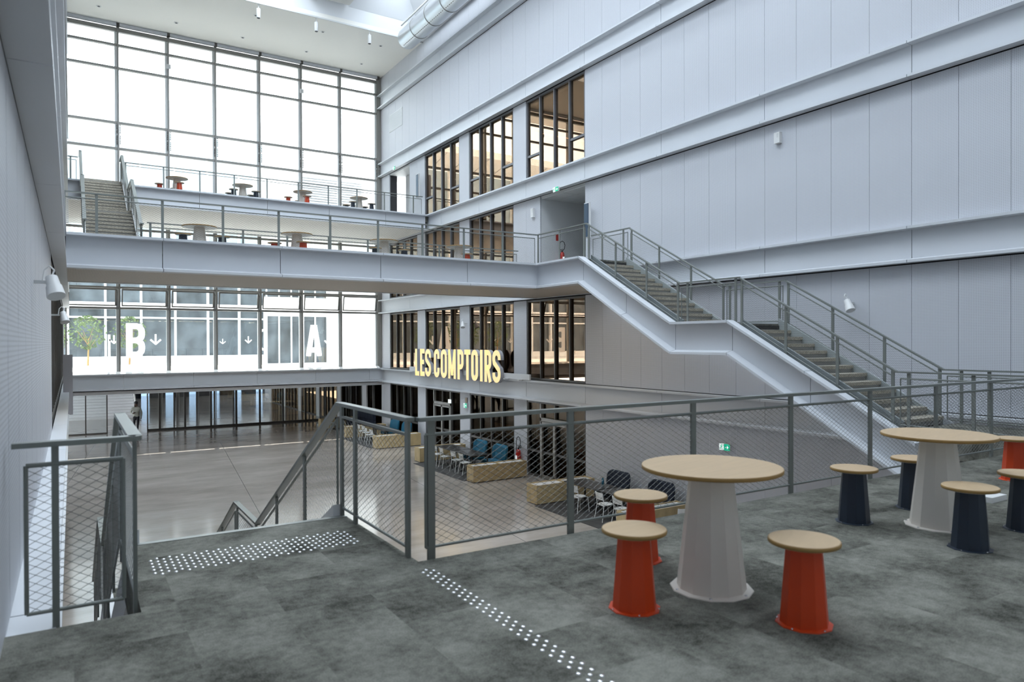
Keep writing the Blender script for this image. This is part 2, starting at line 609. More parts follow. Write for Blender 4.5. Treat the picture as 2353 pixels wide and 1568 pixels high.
# corridor opening beside the footbridge
mb = MB()
mb.box(XR + 0.06, 20, 21.34, 21.42, 3.75, 6.78)
mb.box(XR + 0.06, 20, 18.58, 18.68, 3.75, 6.78)
mb.box(19.9, 20, 18.68, 21.34, 3.75, 6.78)
struct(mb.build('wall_corridor', 'white_paint'))
mb = MB(); mb.box(XR - 1.15, 20, 18.68, 21.34, 3.45, 3.752)
struct(mb.build('floor_corridor', 'carpet'))
mb = MB()
for i in range(4):
    for j in range(9):
        mb.box(XR + 0.06 + j * 0.6 + 0.01, XR + 0.06 + (j + 1) * 0.6 - 0.01, 18.68 + i * 0.665 + 0.01, 18.68 + (i + 1) * 0.665 - 0.01, 6.72, 6.76)
mb.box(XR + 0.06, 20, 18.6, 21.4, 6.765, 6.9)
struct(mb.build('ceiling_corridor', 'white_paint'))
# lobby opening on the top level
mb = MB()
mb.box(XR + 0.06, 19, 32.95, 33.05, 7.5, 10.5)
mb.box(XR + 0.9, XR + 1.7, 34.9, 35.6, 7.5, 10.5)
mb.box(18.9, 19, 33, YB, 7.5, 10.5)
mb.box(XR + 0.06, 19, 33, YB, 10.5, 10.6)
struct(mb.build('wall_lobby', 'white_paint'))
mb = MB(); mb.box(XR - 0.1, 19, 33, YB, 7.3, 7.5)
struct(mb.build('floor_lobby', 'carpet'))

# ------------------------------------------------------------------ left wall
mb = MB(); back = MB()
for lv, z0, z1 in zones:
    segs = [(YN, YB)]
    if lv in (0, -1): segs = [(YN, 14.7), (35.5, YB)]
    if lv in (1, 2, 3): segs = [(YN, 22.0), (35.5, YB)]
    for a, b in segs:
        k = 0
        panels(mb, XL, a, b, z0 + (0.02 if lv > 0 else -0.1 if lv == 0 else 0), z1 - 0.02, side=-1, off=4.79)
        back.box(XL - 0.45, XL - 0.07, a, b, z0 - 0.3, z1 + 0.3)
for k in range(5):
    back.box(XL - 0.45, XL - 0.02, YN, YB, zbot(k), ztop(k))
struct(mb.build('wall_left', 'wall_panel'), 'white panelled wall at the left edge of the gallery', 'wall')
struct(back.build('wall_left_core', 'gap'))
bm_ = MB()
jl = line(YN, YB, 4 * PS, 4.79)
for k in range(5):
    band(bm_, [(XL, y, ztop(k) - (0 if k else 0.09)) for y in (jl if k else [4.425] + [q for q in jl if q > 4.6])], (1, 0, 0))
struct(bm_.build('trim_3', 'fascia'), 'projecting fascia bands on the left wall', 'trim')
for lv, ya in ((-1, 14.7), (0, 14.7), (1, 22.0), (2, 22.0), (3, 22.0)):
    z0 = GZ if lv < 0 else ztop(lv) + 0.02
    z1 = zbot(lv + 1) - 0.03
    wn_count[0] += 1
    o = empty('window_%d' % (wn_count[0] + 1), (XL - 0.02, ya, z0), 0, kind='structure')
    L, Hh = 35.5 - ya, z1 - z0
    g = MB(); g.box(-0.09, -0.08, 0, L, 0, Hh); g.build('pane', 'bronze_glass', o)
    f = MB(); f.box(-0.14, 0, 0, L, 0, 0.07); f.box(-0.14, 0, 0, L, Hh - 0.07, Hh)
    n = int(L / PS)
    for i in range(n + 1):
        f.box(-0.14, 0.0, L * i / n - 0.035, L * i / n + 0.035, 0.07, Hh - 0.07)
    f.build('window_frame', 'frame_dark', o)
    f = MB(); f.box(-5, XL - 0.5, ya - 0.5, YB, z0 - 0.1, z0 - 0.02); f.box(-5, XL - 0.5, ya - 0.5, YB, z1 + 0.02, z1 + 0.1)
    f.box(-5.1, -5, ya - 0.5, YB, z0, z1)
    f.box(-5, XL - 0.5, ya - 0.6, ya - 0.5, z0, z1)
    struct(f.build('wall_room', 'room_mid'))

# ------------------------------------------------------------------ tall glazed wall
XM = [-0.21 + 2.082 * i for i in range(8)]
ZT = [0.12, 3.11, 4.05, 6.75, 7.55, 10.42, 11.6, 14.1, 15.15, 15.85]
o = empty('window_1', (0, YB, 0), 0, 'tall gridded glass wall looking onto the white courtyard', 'window', kind='structure')
for i, x in enumerate(XM):
    m_ = MB()
    m_.box(x - 0.03, x + 0.03, -0.10, 0.16, 0.10, 15.95)
    m_.build('mullion', 'frame_grey', o)
    if i > 0:
        m_ = MB(); m_.box(x + 0.032 - 0.17, x - 0.03, -0.02, 0.14, 0.2, 15.85)
        m_.build('jamb', 'frame_light', o)
for j, z in enumerate(ZT):
    h_ = 0.05 if j else 0.08
    if j == len(ZT) - 1: h_ = 0.09
    m_ = MB()
    for a, b in zip(XM[:-1], XM[1:]):
        m_.box(a + 0.03, b - 0.03, -0.05 if j not in (0,) else -0.1, 0.12, z - h_, z + h_)
    m_.build('transom', 'frame_grey', o)
g = MB()
for a, b in zip(XM[:-1], XM[1:]):
    for z0, z1 in zip(ZT[:-1], ZT[1:]):
        if abs(z0 - 3.11) < 0.01: continue
        g.box(a, b, 0.05, 0.058, z0, z1)
g.build('pane', 'clear_glass', o)
# tilted hopper vents with their stays
for a, b in zip(XM[:-1], XM[1:]):
    v_ = MB()
    t = R(14)
    def vp(u, h, q):  # hinge at bottom (z=3.18), leaning inwards
        return (u, -0.04 - math.sin(t) * h + q * math.cos(t), 3.2 + math.cos(t) * h + q * math.sin(t))
    def vbox(u0, u1, h0, h1, q0, q1):
        v_.add([vp(u, h, q) for h in (h0, h1) for u, q in ((u0, q0), (u1, q0), (u1, q1), (u0, q1))],
               [(3,2,1,0),(4,5,6,7),(0,1,5,4),(1,2,6,5),(2,3,7,6),(3,0,4,7)])
    u0, u1 = a + 0.08, b - 0.14
    vbox(u0, u1, 0, 0.06, 0, 0.05); vbox(u0, u1, 0.74, 0.82, 0, 0.05)
    vbox(u0, u0 + 0.05, 0.06, 0.74, 0, 0.05); vbox(u1 - 0.05, u1, 0.06, 0.74, 0, 0.05)
    v_.build('vent_sash', 'frame_grey', o)
    v_ = MB(); vbox(u0 + 0.05, u1 - 0.05, 0.06, 0.74, 0.02, 0.028)
    v_.build('vent_pane', 'clear_glass', o)
    v_ = MB(); v_.bar((u1 + 0.03, -0.02, 3.22), (u1 + 0.03, -0.18, 3.85), 0.03, 0.03)
    v_.bar((u1 + 0.03, -0.02, 3.95), (u1 + 0.03, -0.2, 3.8), 0.035, 0.035)
    v_.build('stay', 'frame_dark', o)
# bolted splice plates on the mullions
for x in XM[1:]:
    m_ = MB()
    for z in (10.62, 11.12):
        for sx in (-0.075, 0.05):
            for q in range(5):
                m_.box(x + sx, x + sx + 0.035, -0.13, -0.05, z + q * 0.085, z + q * 0.085 + 0.04)
    m_.build('bolt_plate', 'frame_dark', o)
# solid infill right of the last mullion
mb = MB(); mb.box(XM[-1] + 0.03, XR + 0.4, YB - 0.1, YB + 0.15, 0.05, 16.1)
struct(mb.build('trim_4', 'frame_grey'))
# roller blind cassettes, one per bay
pr = None
names_ord = ['leftmost', 'second from the left', 'third from the left', 'middle', 'third from the right', 'second from the right', 'rightmost']
for i, (a, b) in enumerate(zip(XM[:-1], XM[1:])):
    e = empty('roller_blind', (a, YB - 0.22, 15.98), 0, names_ord[i].capitalize() + ' pale blind cassette at the head of the tall glass wall', 'blind', 'blind cassettes above the glass wall')
    m_ = MB(); m_.box(0.06, b - a - 0.06, 0, 0.2, -0.0, 0.22); m_.box(0.06, b - a - 0.06, -0.015, 0.0, -0.02, 0.1)
    m_.build('cassette', 'fascia', e)
    m_ = MB(); m_.box(b - a - 0.06, b - a + 0.06, -0.02, 0.22, -0.02, 0.24); m_.build('end_bracket', 'frame_dark', e)
# fascia below the glass
bm_ = MB()
band(bm_, [(x, YB - 0.12, 0.10) for x in line(XL, XR - 0.02, 2.95, 2.0)], (0, -1, 0))
struct(bm_.build('trim_5', 'fascia'), 'white fascia below the glass wall', 'trim')
mb = MB(); mb.box(XL, XR, YB - 0.12, YB + 0.3, -0.64, 0.09)
mb.add([(XL + 0.2, YB - 0.34, 0.095), (XR - 0.2, YB - 0.34, 0.095), (XR - 0.2, YB - 0.10, 0.20), (XL + 0.2, YB - 0.10, 0.20), (XR - 0.2, YB - 0.10, 0.095), (XL + 0.2, YB - 0.10, 0.095)], [(0, 1, 2, 3), (0, 3, 5), (1, 4, 2), (3, 2, 4, 5)])
struct(mb.build('trim_6', 'outside_white'))
# white boxes (sensors) clipped to two mullions
for x, z, nm in ((XM[2], 14.55, 'Small white sensor box high on the glass wall, left of the two'), (XM[5], 14.55, 'Small white sensor box high on the glass wall, right of the two')):
    m_ = MB(); m_.box(-0.09, 0.09, -0.08, 0, -0.1, 0.1); m_.box(-0.05, 0.05, -0.1, -0.08, -0.03, 0.06)
    q = m_.build('sensor_box', 'white_plastic'); q.location = (x, YB - 0.12, z); tag(q, nm, 'sensor')

# ------------------------------------------------------------------ ceiling and skylight
mb = MB()
mb.box(XL - 0.4, XR + 0.45, 31.45, YB + 0.2, 16.1, 16.3)
mb.box(XL - 0.4, 0.25, -3, 31.45, 16.1, 16.3)
struct(mb.build('ceiling', 'ceiling_paint'), 'flat cream ceiling over the far end', 'ceiling')
mb = MB()
mb.box(XL - 0.4, XR + 0.45, 31.46, 31.6, 16.3, 18.4)
mb.box(0.1, 0.24, -3, 31.45, 16.3, 18.4)
mb.box(XR - 0.25, XR - 0.1, -3, 31.45, 16.3, 18.4)
mb.box(XR - 0.25, XR + 0.45, -3, 31.45, 16.1, 16.3)
# coffer tents between the roof beams
for x0, x1 in ((0.25, 4.6), (4.6, 8.95), (10.85, 14.35)):
    for y in (31.45, 25.0, 18.5, 12.0, 5.5):
        xm = (x0 + x1) / 2
        v = [(x0, y, 16.9), (x1, y, 16.9), (xm, y - 2.2, 18.9), (x1, y - 6.4, 16.9), (x0, y - 6.4, 16.9), (xm, y - 4.2, 18.9)]
        mb.add([(x0, y, 16.9), (x1, y, 16.9), (x1, y - 0.9, 18.6), (x0, y - 0.9, 18.6)], [(0, 1, 2, 3)])
        mb.add([(x1, y, 16.9), (x1, y - 3.2, 16.9), (x1 - 1.3, y - 0.9, 18.6)], [(0, 1, 2)])
        mb.add([(x0, y, 16.9), (x0, y - 3.2, 16.9), (x0 + 1.3, y - 0.9, 18.6)], [(0, 1, 2)])
struct(mb.build('ceiling_coffers', 'white_paint'), 'pale folded coffers of the skylight', 'ceiling')
mb = MB(); mb.box(XL - 0.5, XR + 0.5, -3.0, YB + 0.3, 19.9, 20.1)  # opaque lid and sides added above the skylight to keep sky and sun out
mb.box(XL - 0.5, XL - 0.3, -3, YB, 16.2, 19.9); mb.box(XR + 0.3, XR + 0.5, -3, YB, 16.2, 19.9); mb.box(XL - 0.5, XR + 0.5, -3.0, -2.8, 16.2, 19.9)
mb.box(XL - 0.5, XR + 0.5, YB, YB + 0.2, 16.2, 19.9)
struct(mb.build('sky_block', 'white_paint'))
mb = MB()
mb.box(8.95, 10.85, -3, 31.3, 16.9, 17.5)
mb.box(4.45, 4.75, -3, 31.3, 16.9, 17.5)
struct(mb.build('trim_7', 'ceiling_paint'))
mb = MB(); mb.box(XL - 0.4, XR + 0.45, 31.40, 31.45, 16.04, 16.1)
struct(mb.build('trim_8', 'frame_light'))
# recessed downlights
dl0 = None
spots_dl = [(1.08, 35.4), (4.13, 35.4), (7.02, 35.45), (10.07, 35.5), (12.96, 35.55), (7.05, 32.75), (10.09, 32.85), (12.98, 32.9)]
nm = ['far left', 'second in the back row', 'third in the back row', 'fourth in the back row', 'last in the back row', 'left one of the front row', 'middle one of the front row', 'right one of the front row']
for (x, y), s_ in zip(spots_dl, nm):
    if dl0 is None:
        e = empty('downlight', (x, y, 16.1), 0, '', 'downlight', 'recessed downlights')
        MB().lathe([(0.10, -0.012), (0.10, 0.0)], 20).build('bezel', 'white_plastic', e)
        MB().lathe([(0.055, -0.016), (0.055, -0.012)], 16).build('lens', 'black', e)
        dl0 = e
    else:
        e = dup(dl0, (x, y, 16.1))
    e['label'] = 'Small round recessed downlight in the cream ceiling, ' + s_
# spotlights hanging from the track
e0 = None
for x, s_ in ((6.9, 'left'), (9.4, 'middle'), (11.9, 'right')):
    if e0 is None:
        e = empty('track_spotlight', (x, 31.55, 16.1), 0, '', 'spotlight', 'track spotlights')
        MB().lathe([(0.075, -0.62), (0.085, -0.60), (0.085, -0.22), (0.0, -0.2)], 16).build('lamp_body', 'white_plastic', e)
        MB().lathe([(0.06, -0.635), (0.07, -0.62)], 16).build('lens', 'black', e)
        MB().box(-0.02, 0.02, -0.02, 0.02, -0.22, 0.0).build('stem', 'white_plastic', e)
        e0 = e
    else:
        e = dup(e0, (x, 31.55, 16.1))
    e['label'] = 'White cylindrical spotlight on the ceiling track, ' + s_ + ' one of three'
# air duct
e = empty('air_duct', (13.45, 30.9, 15.75), 0, 'Large round silver ventilation duct with ring seams along the right wall', 'duct')
mb = MB()
rad = 0.47
prof = [(0.0, 0.0), (rad * 0.7, 0.0), (rad * 0.93, -0.06), (rad, -0.18)]
vs = []
n = 40
rings = [(0.001, 0.0), (rad * 0.72, 0.0), (rad * 0.93, -0.05), (rad, -0.16)] + [(rad, -40.0)]
for rr, yy in rings:
    for i in range(n):
        t = 2 * math.pi * i / n
        vs.append((rr * math.cos(t), yy, rr * math.sin(t)))
fs = [(k*n+i, k*n+(i+1) % n, (k+1)*n+(i+1) % n, (k+1)*n+i) for k in range(len(rings)-1) for i in range(n)]
mb.add(vs, fs, smooth=True)
mb.build('pipe', 'galvanised', e)
mb = MB()
for k in range(20):
    mb.tube((0, -1.5 - k * 1.5, 0), (0, -1.53 - k * 1.5, 0), rad + 0.012, 40)
mb.build('ring_seam', 'frame_grey', e)
mb = MB()
for k in range(60):
    t = R(-60)
    mb.box(-math.cos(t) * (rad + 0.003) - 0.012, -math.cos(t) * (rad + 0.003) + 0.012, -0.35 - k * 0.16 - 0.03, -0.35 - k * 0.16 + 0.03, math.sin(t) * (rad + 0.003) - 0.01, math.sin(t) * (rad + 0.003) + 0.01)
mb.build('air_slot', 'frame_grey', e)
mb = MB()
mb.tube((-0.35, -0.3, 0.50), (-0.35, -36, 0.50), 0.035, 8)
mb.build('hanger_rail', 'white_plastic', e)
# ------------------------------------------------------------------ stairs
def flight(e, x0, x1, ya, za, yb, zb, n, treads=True):
    """steps descending from (ya, za) to (yb, zb)"""
    dz = (za - zb) / n
    g = (yb - ya) / (n - 1)
    s = 1 if g > 0 else -1
    for i in range(1, n):
        z = za - dz * i
        y = ya + g * (i - 1)
        m_ = MB()
        m_.box(x0, x1, y - s * 0.02, y + g + s * 0.035, z - 0.065, z, 0)
        m_.box(x0 + 0.01, x1 - 0.01, y + s * 0.0, y + s * 0.015, z - 0.0, z + dz - 0.065, 1)
        m_.box(x0 + 0.01, x1 - 0.01, y + g + s * 0.0, y + g + s * 0.012, z - dz + 0.0, z - 0.065, 1)
        m_.build('tread', ['tread', 'riser'], e)
def stringer(mb, x0, x1, ya, za, yb, zb, up, dn):
    poly = [(ya, za + up), (yb, zb + up), (yb, zb - dn), (ya, za - dn)]
    mb.prism(poly, lambda p, k: ((x0, x1)[k], p[0], p[1]))
STY = [15.15, 11.75, 10.1, 6.65]
SZ = [3.75, 1.875, 1.875, 0.0]
e = empty('staircase', (0, 0, 0), 0, 'Grey staircase with pale cladding rising along the right wall to the footbridge', 'stairs')
flight(e, 12.05, 13.25, STY[0], SZ[0], STY[1], SZ[1], 13)
flight(e, 12.05, 13.25, STY[2], SZ[2], STY[3], SZ[3], 13)
m_ = MB(); m_.box(11.85, 13.5, STY[2], STY[1], 1.6, 1.875); m_.build('landing', 'carpet', e)
m_ = MB()
for y, z in ((STY[0] - 0.012, 3.66), (STY[2] - 0.012, 1.785)):
    m_.box(12.05, 13.25, y - 0.01, y, z - 0.03, z + 0.05)
m_.build('black_nosing', 'slot', e)
m_ = MB()
for x0, x1 in ((12.0, 12.05), (13.25, 13.30)):
    stringer(m_, x0, x1, STY[0], SZ[0], STY[1], SZ[1], 0.12, 0.35)
    stringer(m_, x0, x1, STY[2], SZ[2], STY[3] , SZ[3], 0.12, 0.35)
m_.build('stringer', 'stringer_grey', e)
sl = (1.875) / (STY[0] - STY[1])
path = [(11.85, 17.5, 3.82), (11.85, STY[0] + 0.1, 3.82), (11.85, 13.5, 3.82 - (STY[0] + 0.1 - 13.5) * 0.5515), (11.85, STY[1] + 0.05, 1.945), (11.85, STY[2] + 0.05, 1.945),
        (11.85, 8.3, 1.945 - (STY[2] + 0.05 - 8.3) * 0.545), (11.85, 6.25, 1.945 - (STY[2] + 0.05 - 6.25) * 0.545)]
m_ = MB(); band(m_, path, (-1, 0, 0)); m_.build('cladding', 'fascia', e)
m_ = MB()
p2 = [(13.5, y, z) for x, y, z in path]
band(m_, p2, (1, 0, 0), [(0, 0), (0.05, 0), (0.05, -0.74), (0, -0.74)]); m_.build('outer_cladding', 'fascia', e)
m_ = MB()
for a, b in zip(path[1:-1], path[2:]):
    poly = [(a[1], a[2] - 0.66), (b[1], b[2] - 0.66), (b[1], b[2] - 0.72), (a[1], a[2] - 0.72)]
    m_.prism(poly, lambda p, k: ((11.86, 13.5)[k], p[0], p[1]))
m_.build('underside', 'soffit', e)

e = empty('staircase', (0, 0, 0), 0, 'Staircase of grey treads at the left going up from the footbridge to the mezzanine', 'stairs')
flight(e, 0.35, 1.6, 29.9, 7.5, 26.6, 5.625, 13)
flight(e, 0.35, 1.6, 24.95, 5.625, 21.6, 3.75, 13)
m_ = MB(); m_.box(0.3, 1.65, 24.95, 26.6, 5.4, 5.625); m_.build('landing', 'tread', e)
m_ = MB()
for x0, x1 in ((0.30, 0.35), (1.60, 1.65)):
    stringer(m_, x0, x1, 29.9, 7.5, 26.6, 5.625, 0.1, 0.4)
    m_.box(x0, x1, 24.95, 26.6, 5.25, 5.72)
    stringer(m_, x0, x1, 24.95, 5.625, 21.6, 3.75, 0.1, 0.4)
m_.build('stringer', 'white_paint', e)
m_ = MB(); m_.box(0.3, 1.65, 29.9, 30.9, 7.3, 7.5); m_.box(0.3, 1.65, 21.1, 21.7, 3.5, 3.75); m_.build('landing', 'tread', e)

e = empty('staircase', (0, 0, 0), 0, 'Staircase going down from the carpeted gallery to the hall floor, between grey mesh railings', 'stairs')
flight(e, 0.42, 1.9, 5.96, 0.0, 9.25, -1.75, 12)
flight(e, 0.42, 1.9, 10.7, -1.75, 13.95, -3.5, 12)
m_ = MB(); m_.box(0.36, 1.96, 9.25, 10.7, -1.95, -1.75); m_.build('landing', 'carpet', e)
m_ = MB()
for x0, x1 in ((0.36, 0.42), (1.90, 1.96)):
    stringer(m_, x0, x1, 5.96, 0, 9.25, -1.75, 0.1, 0.35)
    m_.box(x0, x1, 9.25, 10.7, -2.1, -1.65)
    stringer(m_, x0, x1, 10.7, -1.75, 13.95, -3.5, 0.1, 0.3)
m_.build('stringer', 'white_paint', e)

# ------------------------------------------------------------------ footbridge and mezzanine
e = empty('footbridge', (0, 0, 0), 0, 'Pale clad footbridge crossing the hall at mid height', 'bridge')
m_ = MB(); m_.box(XL, 14.5, 17.5, 21.25, 3.5, 3.75); m_.box(11.85, 13.5, 15.13, 17.5, 3.5, 3.75); m_.build('deck', 'carpet', e)
m_ = MB(); band(m_, [(x, 17.5, 3.82) for x in (XL + 0.2, 1.73, 4.3, 6.87, 9.44, 11.85)], (0, -1, 0)); m_.build('fascia', 'fascia', e)
m_ = MB(); band(m_, [(x, 21.25, 3.82) for x in (XL + 0.2, 1.73, 4.3, 6.87, 9.44, 11.85, 14.36)], (0, 1, 0)); m_.build('fascia', 'fascia', e)
m_ = MB(); m_.box(XL, 14.36, 17.52, 21.23, 3.09, 3.13); m_.box(11.86, 13.5, 15.2, 17.5, 3.09, 3.13); m_.build('underside', 'soffit', e)
e = empty('mezzanine', (0, 0, 0), 0, 'Pale clad mezzanine deck in front of the tall glass wall', 'mezzanine')
m_ = MB(); m_.box(XL, 14.5, 30.8, YB - 0.2, 7.25, 7.5); m_.build('deck', 'carpet', e)
m_ = MB(); band(m_, [(x, 30.8, 7.57) for x in (XL + 0.2, 1.75, 4.4, 7.05, 9.7, 12.35, 14.36)], (0, -1, 0)); m_.build('fascia', 'fascia', e)
m_ = MB(); m_.box(XL, 14.36, 30.82, YB - 0.2, 6.84, 6.88); m_.build('underside', 'ceiling_paint', e)

# light strips recessed under the footbridge
for i, (x0, x1, y0, y1, l_) in enumerate(((0.1, 11.6, 17.60, 17.64, 'Long thin light line recessed under the near edge of the footbridge'), (11.98, 12.02, 15.4, 17.4, 'Short thin light line under the walkway corner'))):
    e = empty('light_strip', ((x0 + x1) / 2, (y0 + y1) / 2, 3.085), 0, l_, 'light')
    MB().box(-(x1 - x0) / 2 - 0.02, (x1 - x0) / 2 + 0.02, -(y1 - y0) / 2 - 0.02, (y1 - y0) / 2 + 0.02, 0.0, 0.006).build('housing', 'fascia', e)
    a_ = area('strip_light', e.location - Vector((0, 0, 0.004)), (0, 0, 0), x1 - x0, y1 - y0, 100 if i == 0 else 20, (1.0, 0.78, 0.5))

# ------------------------------------------------------------------ railings
NA, NB = 0.080, 0.045      # cable net: diamond width and height
def net(mb, a, b, z0, z1, r, knots):
    a, b = Vector(a), Vector(b)
    L = math.hypot(b.x - a.x, b.y - a.y)
    if L < 0.05: return
    d = Vector(((b.x - a.x) / L, (b.y - a.y) / L, (b.z - a.z) / L))
    Hn = z1 - z0
    nrm = Vector((d.y, -d.x, 0))
    def P3(u, v): return a + d * u + Vector((0, 0, z0 + v))
    s = NB / NA
    V, F = [], []
    for sg in (1, -1):
        kmin = int(math.floor(((0 if sg > 0 else 0) - s * L) / NB)) - 1
        kmax = int(math.ceil((Hn + s * L) / NB)) + 1
        for k in range(kmin, kmax + 1):
            v0 = k * NB
            # v = v0 + sg*s*u
            us = []
            u0, u1 = 0.0, L
            if sg > 0:
                u0 = max(u0, (0 - v0) / s); u1 = min(u1, (Hn - v0) / s)
            else:
                u0 = max(u0, (v0 - Hn) / s); u1 = min(u1, v0 / s)
            if u1 - u0 < 0.01: continue
            p, q = P3(u0, v0 + sg * s * u0), P3(u1, v0 + sg * s * u1)
            dd = (q - p).normalized()
            e1 = dd.cross(nrm).normalized() * r
            e2 = nrm * r
            b0 = len(V)
            for pt in (p, q):
                V += [pt + e1, pt - e1 * 0.5 + e2 * 0.87, pt - e1 * 0.5 - e2 * 0.87]
            F += [(b0, b0+1, b0+4, b0+3), (b0+1, b0+2, b0+5, b0+4), (b0+2, b0, b0+3, b0+5)]
    mb.add(V, F)
    if knots:
        V, F = [], []
        nu = int(L / (NA / 2)); nv = int(Hn / (NB / 2))
        for i in range(1, nu):
            for j in range(1, nv):
                if (i + j) % 2: continue
                p = P3(i * NA / 2, j * NB / 2)
                h = 0.0034
                q = Vector((0, 0, h * 0.8)); t = d * 0.0065; o_ = nrm * h
                b0 = len(V)
                V += [p - t, p + t, p - q, p + q, p - o_, p + o_]
                F += [(b0, b0+2, b0+4), (b0, b0+4, b0+3), (b0, b0+3, b0+5), (b0, b0+5, b0+2), (b0+1, b0+4, b0+2), (b0+1, b0+3, b0+4), (b0+1, b0+5, b0+3), (b0+1, b0+2, b0+5)]
        mb.add(V, F)
def railing(label, pts, posts, r=0.0014, knots=False, hw=0.07, hh=0.028, group=None, gapx=0.06, drop=0.12, thick=0.011, pw=0.0275):
    e = empty('railing', pts[0], 0, label, 'railing', group)
    o = Vector(pts[0])
    pts = [Vector(p) - o for p in pts]
    up = Vector((0, 0, 0.965))
    hr = MB()
    for i, (a, b) in enumerate(zip(pts[:-1], pts[1:])):
        hr.bar(a + up, b + up, hw, hh)
        if i:
            hr.lathe([(hw / 2, -hh / 2), (hw / 2, hh / 2)], 12, tuple(a + up))
    hr.build('handrail', 'rail_metal', e)
    for i, (a, b) in enumerate(zip(pts[:-1], pts[1:])):
        L = math.hypot(b.x - a.x, b.y - a.y)
        d = (b - a) / L
        p, q = a + d * gapx, b - d * gapx
        f = MB(); rr = 0.011
        z0, z1 = Vector((0, 0, 0.07)), Vector((0, 0, 0.855))
        f.tube(p + z1, q + z1, rr + 0.002, 8); f.tube(p + z0, q + z0, rr, 8)
        f.tube(p + z0, p + z1, rr, 8); f.tube(q + z0, q + z1, rr, 8)
        f.build('net_frame', 'rail_metal', e)
        n_ = MB(); net(n_, p, q, 0.07, 0.855, r, knots)
        n_.build('cable_net', 'wire', e)
        for t in posts[i]:
            c_ = a + d * t
            m_ = MB()
            dh = Vector((d.x, d.y, 0)).normalized()
            nn = Vector((dh.y, -dh.x, 0))
            w2, t2 = dh * pw, nn * thick
            v = [c_ + i1 * w2 + i2 * t2 + Vector((0, 0, z)) for z in (-drop, 0.952) for i1, i2 in ((-1, -1), (1, -1), (1, 1), (-1, 1))]
            m_.add(v, [(3,2,1,0),(4,5,6,7),(0,1,5,4),(1,2,6,5),(2,3,7,6),(3,0,4,7)])
            m_.build('post', 'rail_metal', e)
    return e
railing('Long grey mesh railing along the front edge of the carpeted gallery', [(2.02, 4.47, 0), (11.82, 4.47, 0)],
        [[0.1, 1.31, 2.67, 4.03, 5.39, 6.75, 8.11, 9.47]], r=0.0016, knots=True, drop=0.05)
railing('Mesh railing down the right side of the near staircase, from the gallery corner', [(1.98, 4.5, 0), (1.98, 6.02, 0), (1.98, 9.25, -1.75), (1.98, 10.65, -1.75), (1.98, 13.9, -3.5)],
        [[0.05, 1.12, 1.46], [1.1, 2.25], [0.1, 1.3], [1.1, 2.2, 3.2]], r=0.0015, knots=True, drop=0.15)
railing('Short mesh railing at the left wall turning down the left side of the near staircase', [(-0.27, 4.5, 0), (0.30, 4.5, 0), (0.30, 6.02, 0), (0.30, 9.25, -1.75), (0.30, 10.65, -1.75), (0.30, 13.9, -3.5)],
        [[0.19], [0.06, 1.4], [1.1, 2.25], [0.1, 1.3], [1.1, 2.2, 3.2]], r=0.0016, knots=True, drop=0.1, pw=0.017)
railing('Grey mesh railing along the near side of the footbridge', [(-0.2, 17.62, 3.75), (11.88, 17.62, 3.75)],
        [[0.08] + [0.67 + 1.277 * k for k in range(9)]])
railing('Grey mesh railing along the far side of the footbridge behind the tables', [(1.72, 21.12, 3.75), (13.45, 21.12, 3.75)],
        [[0.08] + [1.2 + 1.24 * k for k in range(9)]])
railing('Grey mesh railing along the front edge of the upper mezzanine', [(1.72, 30.95, 7.5), (14.3, 30.95, 7.5)],
        [[0.08] + [1.4 + 1.32 * k for k in range(8)] + [12.1]])
railing('Short piece of mezzanine railing left of the upper stairs', [(-0.2, 30.95, 7.5), (0.24, 30.95, 7.5)], [[0.2]])
railing('Mesh railing on the open side of the right staircase, nearest the hall', [(11.9, 17.62, 3.75), (11.9, 15.2, 3.75), (11.9, 11.75, 1.875), (11.9, 10.05, 1.875), (11.9, 6.7, 0), (11.9, 4.5, 0)],
        [[0.06, 1.15, 2.3], [0.1, 1.2, 2.35, 3.4], [0.25, 1.62], [0.08, 1.15, 2.25, 3.28], [0.2, 1.2]])
railing('Mesh railing on the wall side of the right staircase', [(13.42, 16.9, 3.75), (13.42, 15.2, 3.75), (13.42, 11.75, 1.875), (13.42, 10.05, 1.875), (13.42, 6.7, 0), (13.42, 4.1, 0)],
        [[0.5, 1.45], [0.1, 1.2, 2.35, 3.4], [0.15, 1.55], [0.08, 1.15, 2.25, 3.28], [0.3, 0.75, 1.9]])
railing('Mesh railing on the right side of the upper left staircase', [(1.62, 21.3, 3.75), (1.62, 21.6, 3.75), (1.62, 24.95, 5.625), (1.62, 26.6, 5.625), (1.62, 29.9, 7.5), (1.62, 30.9, 7.5)],
        [[0.1], [0.2, 1.6, 2.8], [0.1, 1.3], [0.2, 1.6, 2.8], [0.5]], hw=0.09)
railing('Mesh railing on the left side of the upper left staircase, by the wall', [(0.30, 21.3, 3.75), (0.30, 21.6, 3.75), (0.30, 24.95, 5.625), (0.30, 26.6, 5.625), (0.30, 29.9, 7.5), (0.30, 30.9, 7.5)],
        [[0.1], [0.2, 1.6, 2.8], [0.1, 1.3], [0.2, 1.6, 2.8], [0.5]], hw=0.09)

